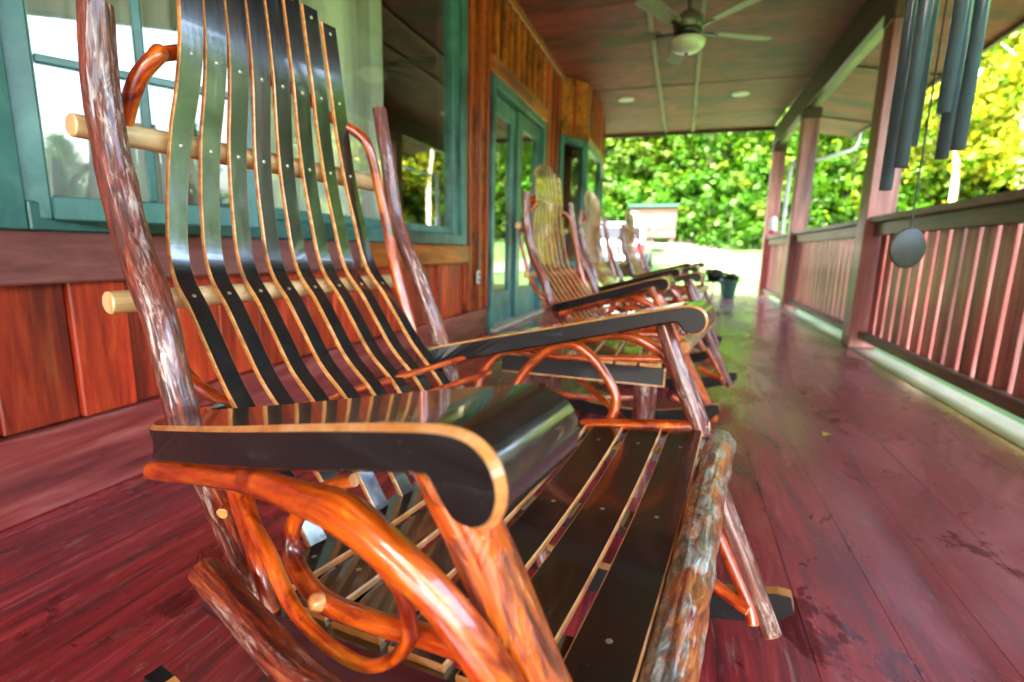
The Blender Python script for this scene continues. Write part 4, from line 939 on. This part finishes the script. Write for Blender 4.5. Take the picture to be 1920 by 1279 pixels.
# ------------------------------------------------------------------ trees
def crown_mesh(name, seed, H_, Rw, nclump, nleaf, mats_, z0=.18, ls=.34):
    rr = random.Random(seed); m = MB()
    for c in range(nclump):
        t = rr.random()**1.15; a = rr.uniform(0, 6.283)
        env = math.sin(math.pi*min(1, (t*.80+.20)))**.6 * (1-.25*t)
        rad = Rw*env*math.sqrt(rr.uniform(.25, 1)); cz_ = H_*(z0 + (1-z0)*t)
        cpt = Vector((math.cos(a)*rad, math.sin(a)*rad, cz_)); cr = rr.uniform(.35, .95)*Rw*.34; mi = rr.choice((0, 0, 0, 1, 1, 2))
        for k in range(nleaf):
            d = Vector((rr.gauss(0, 1), rr.gauss(0, 1), rr.gauss(0, .62)))
            d.normalize(); p = cpt + d*cr*rr.uniform(.55, 1.0)*Vector((1, 1, .6)).length/1.6
            n_ = (d + Vector((rr.uniform(-.6, .6), rr.uniform(-.6, .6), .5))).normalized(); s_ = n_.cross(Vector((rr.uniform(-1, 1), rr.uniform(-1, 1), rr.uniform(-1, 1)))).normalized(); u_ = n_.cross(s_)
            L_ = ls*rr.uniform(.6, 1.3)
            m.add([p - s_*L_*.5, p + u_*L_*.32, p + s_*L_*.5, p - u_*L_*.32], [(0, 1, 2, 3)], mi)
    return m, H_
def trunk_mesh(seed, H_, r0):
    rr = random.Random(seed); m = MB()
    x = y = 0; pts = []
    for i in range(6):
        pts.append((x, y, H_*.82*i/5 - .3, r0*(1-.8*i/5))); x += rr.uniform(-.2, .2); y += rr.uniform(-.2, .2)
    m.tube(pts, 8, 0, 0, .06, 3, seed)
    for k in range(7):
        i = rr.uniform(.35, .8); a = rr.uniform(0, 6.283); b = Vector((0, 0, H_*.82*i)); q = Vector((math.cos(a), math.sin(a), .8))*H_*.22
        m.tube([(*b, r0*.4), (*(b+q*.5+Vector((0, 0, -.1))), r0*.28), (*(b+q), r0*.1)], 6, 0, 0, .05, 3, seed+k)
    return m
protos = []
for i, (H_, Rw, mats_) in enumerate(((11, 3.6, 'ABC'), (14, 4.2, 'ACA'), (9, 3.4, 'BAC'), (12.5, 3.0, 'CAB'))):
    root = empty('broadleaf_tree', (0, 0, 0)); mm = [M['leaf'+c] for c in mats_]
    trunk_mesh(20+i, H_, .20).build('trunk', M['trunk'], root, False)
    m, _ = crown_mesh('crown', 40+i, H_, Rw, 200, 36, mm, .05); m.build('crown', mm, root, False)
    protos.append(root)
used = [False]*4
KIND = ('spreading green broadleaf tree', 'tall green broadleaf tree', 'low bushy yellow green tree', 'slender deep green tree')
def put_tree(k, x, y, s_, lab, grp):
    if used[k]: t = copy_tree(protos[k])
    else: t = protos[k]; used[k] = True
    t.location = (x, y, ground_z(x, y)-.2); t.rotation_euler = (0, 0, rnd.uniform(0, 6.28)); t.scale = (s_, s_, s_*rnd.uniform(.92, 1.1))
    tag(t, KIND[k]+lab, 'tree', grp); return t
# wooded hillside ahead
for row, (y0, n) in enumerate(((31, 12), (35, 13), (40, 13), (46, 13), (54, 12), (63, 11))):
    for i in range(n):
        x = -26 + (58 + row*4)*(i + rnd.uniform(.2, .8))/n - row*2
        y = y0 + rnd.uniform(-1.6, 1.6) + max(0, -x-10)*.2
        if row == 0 and -4.2 < x < 1.8: y = 33.2
        put_tree(rnd.choice((0, 1, 2, 3)), x, y, rnd.uniform(.75, 1.05), ' on the wooded hillside past the lawn', 'trees on the hillside beyond the lawn')
# trees across the lawn, to the right of the railing
for i in range(9):
    y = 13.5 + i*2.6 + rnd.uniform(-.7, .7); x = 18.5 + rnd.uniform(-1.5, 2.0) - max(0, y-16)*.12
    put_tree(rnd.choice((0, 2, 2, 3)), x, y, rnd.uniform(.8, 1.0), ' across the lawn to the right of the railing', 'trees to the right of the railing')
for i in range(9):
    y = 12 + i*3.3 + rnd.uniform(-1, 1); x = 26 + rnd.uniform(-1.5, 2.5)
    put_tree(rnd.choice((0, 1, 2, 3)), x, y, rnd.uniform(.85, 1.05), ' in the second row right of the railing', 'second row trees right of the railing')
for i in range(16):
    y = -34 + i*3.1 + rnd.uniform(-1, 1); x = 43 + rnd.uniform(-3, 3) - max(0, y)*.5
    put_tree(rnd.choice((0, 2, 2, 3)), x, y, rnd.uniform(.70, .90), ' at the far edge of the lawn right of the porch', 'trees along the far edge of the lawn')
yroot = empty('yellow_leaved_tree', (0, 0, 0)); mm = [M['leafY'], M['leafB'], M['leafY']]
trunk_mesh(61, 10, .16).build('trunk', M['palebark'], yroot, False)
m, _ = crown_mesh('crown', 62, 10, 3.2, 170, 36, mm, .12, .30); m.build('crown', mm, yroot, False)
for i, (x, y, s_) in enumerate(((12.6, 21.0, .95), (15.2, 23.5, 1.05), (17.0, 19.0, 1.0), (14.2, 28.0, 1.1), (18.5, 25.0, 1.15), (10.8, 30.0, 1.0))):
    t = yroot if i == 0 else copy_tree(yroot)
    t.location = (x, y, ground_z(x, y)-.2); t.rotation_euler = (0, 0, i*1.7); t.scale = (s_, s_, s_)
    tag(t, 'tree with glowing yellow leaves seen past the wind chime', 'tree', 'yellow leaved trees right of the railing')
# bare pale trunks standing in front on the right
for i, (x, y, h_) in enumerate(((11.6, 24.5, 7.5), (12.9, 25.6, 8.2), (13.6, 24.2, 7.0), (10.4, 26.4, 7.4), (14.8, 25.4, 7.8))):
    t = empty('slim_tree', (x, y, ground_z(x, y))); tag(t, 'slim tree with a pale bare trunk and thin yellow green leaves right of the railing', 'tree', 'slim pale trunked trees')
    m = MB(); m.tube([(0, 0, -.2, .16), (.1, .05, h_*.4, .13), (rnd.uniform(-.3, .3), 0, h_*.75, .09), (rnd.uniform(-.4, .4), .1, h_, .03)], 10, 0, 0, .05, 4, i); m.build('trunk', M['palebark'], t, False)
    mm = [M['leafY'], M['leafB'], M['leafY']]; m, _ = crown_mesh('crown', 70+i, h_*1.15, 2.1, 60, 32, mm, .40, .26); m.build('crown', mm, t, False)
# shrubs
shp = empty('shrub', (0, 0, 0)); mm = [M['leafA'], M['leafC'], M['leafB']]
m, _ = crown_mesh('crown', 91, 2.2, 1.5, 46, 36, mm, .1, .20); m.build('foliage', mm, shp, False)
m = MB(); m.tube([(0, 0, -.2, .06), (.05, .02, .7, .05), (.0, .05, 1.5, .02)], 6, 0, 0, .05, 3, 4); m.build('stem', M['trunk'], shp, False)
first = True
for i in range(56):
    if i < 44: x = -15 + (i % 22)*1.55 + rnd.uniform(-.5, .5); y = 28.6 + rnd.uniform(-.6, 1.0) + (i//22)*2.6
    else: x = 9.5 + rnd.uniform(-1, 4); y = 8 + (i-44)*1.6
    if i < 44 and -3.6 < x < 1.6: y = 30.2 + (i//22)*2.4
    t = shp if first else copy_tree(shp); first = False
    t.location = (x, y, ground_z(x, y)-.1); t.rotation_euler = (0, 0, rnd.uniform(0, 6)); s_ = rnd.uniform(1.0, 1.7) if i < 44 else rnd.uniform(.6, 1.1); t.scale = (s_, s_, s_)
    tag(t, 'leafy green shrub at the foot of the hillside trees' if i < 44 else 'leafy green shrub on the lawn beyond the railing', 'shrub', 'shrubs along the hillside' if i < 44 else 'shrubs beyond the railing')
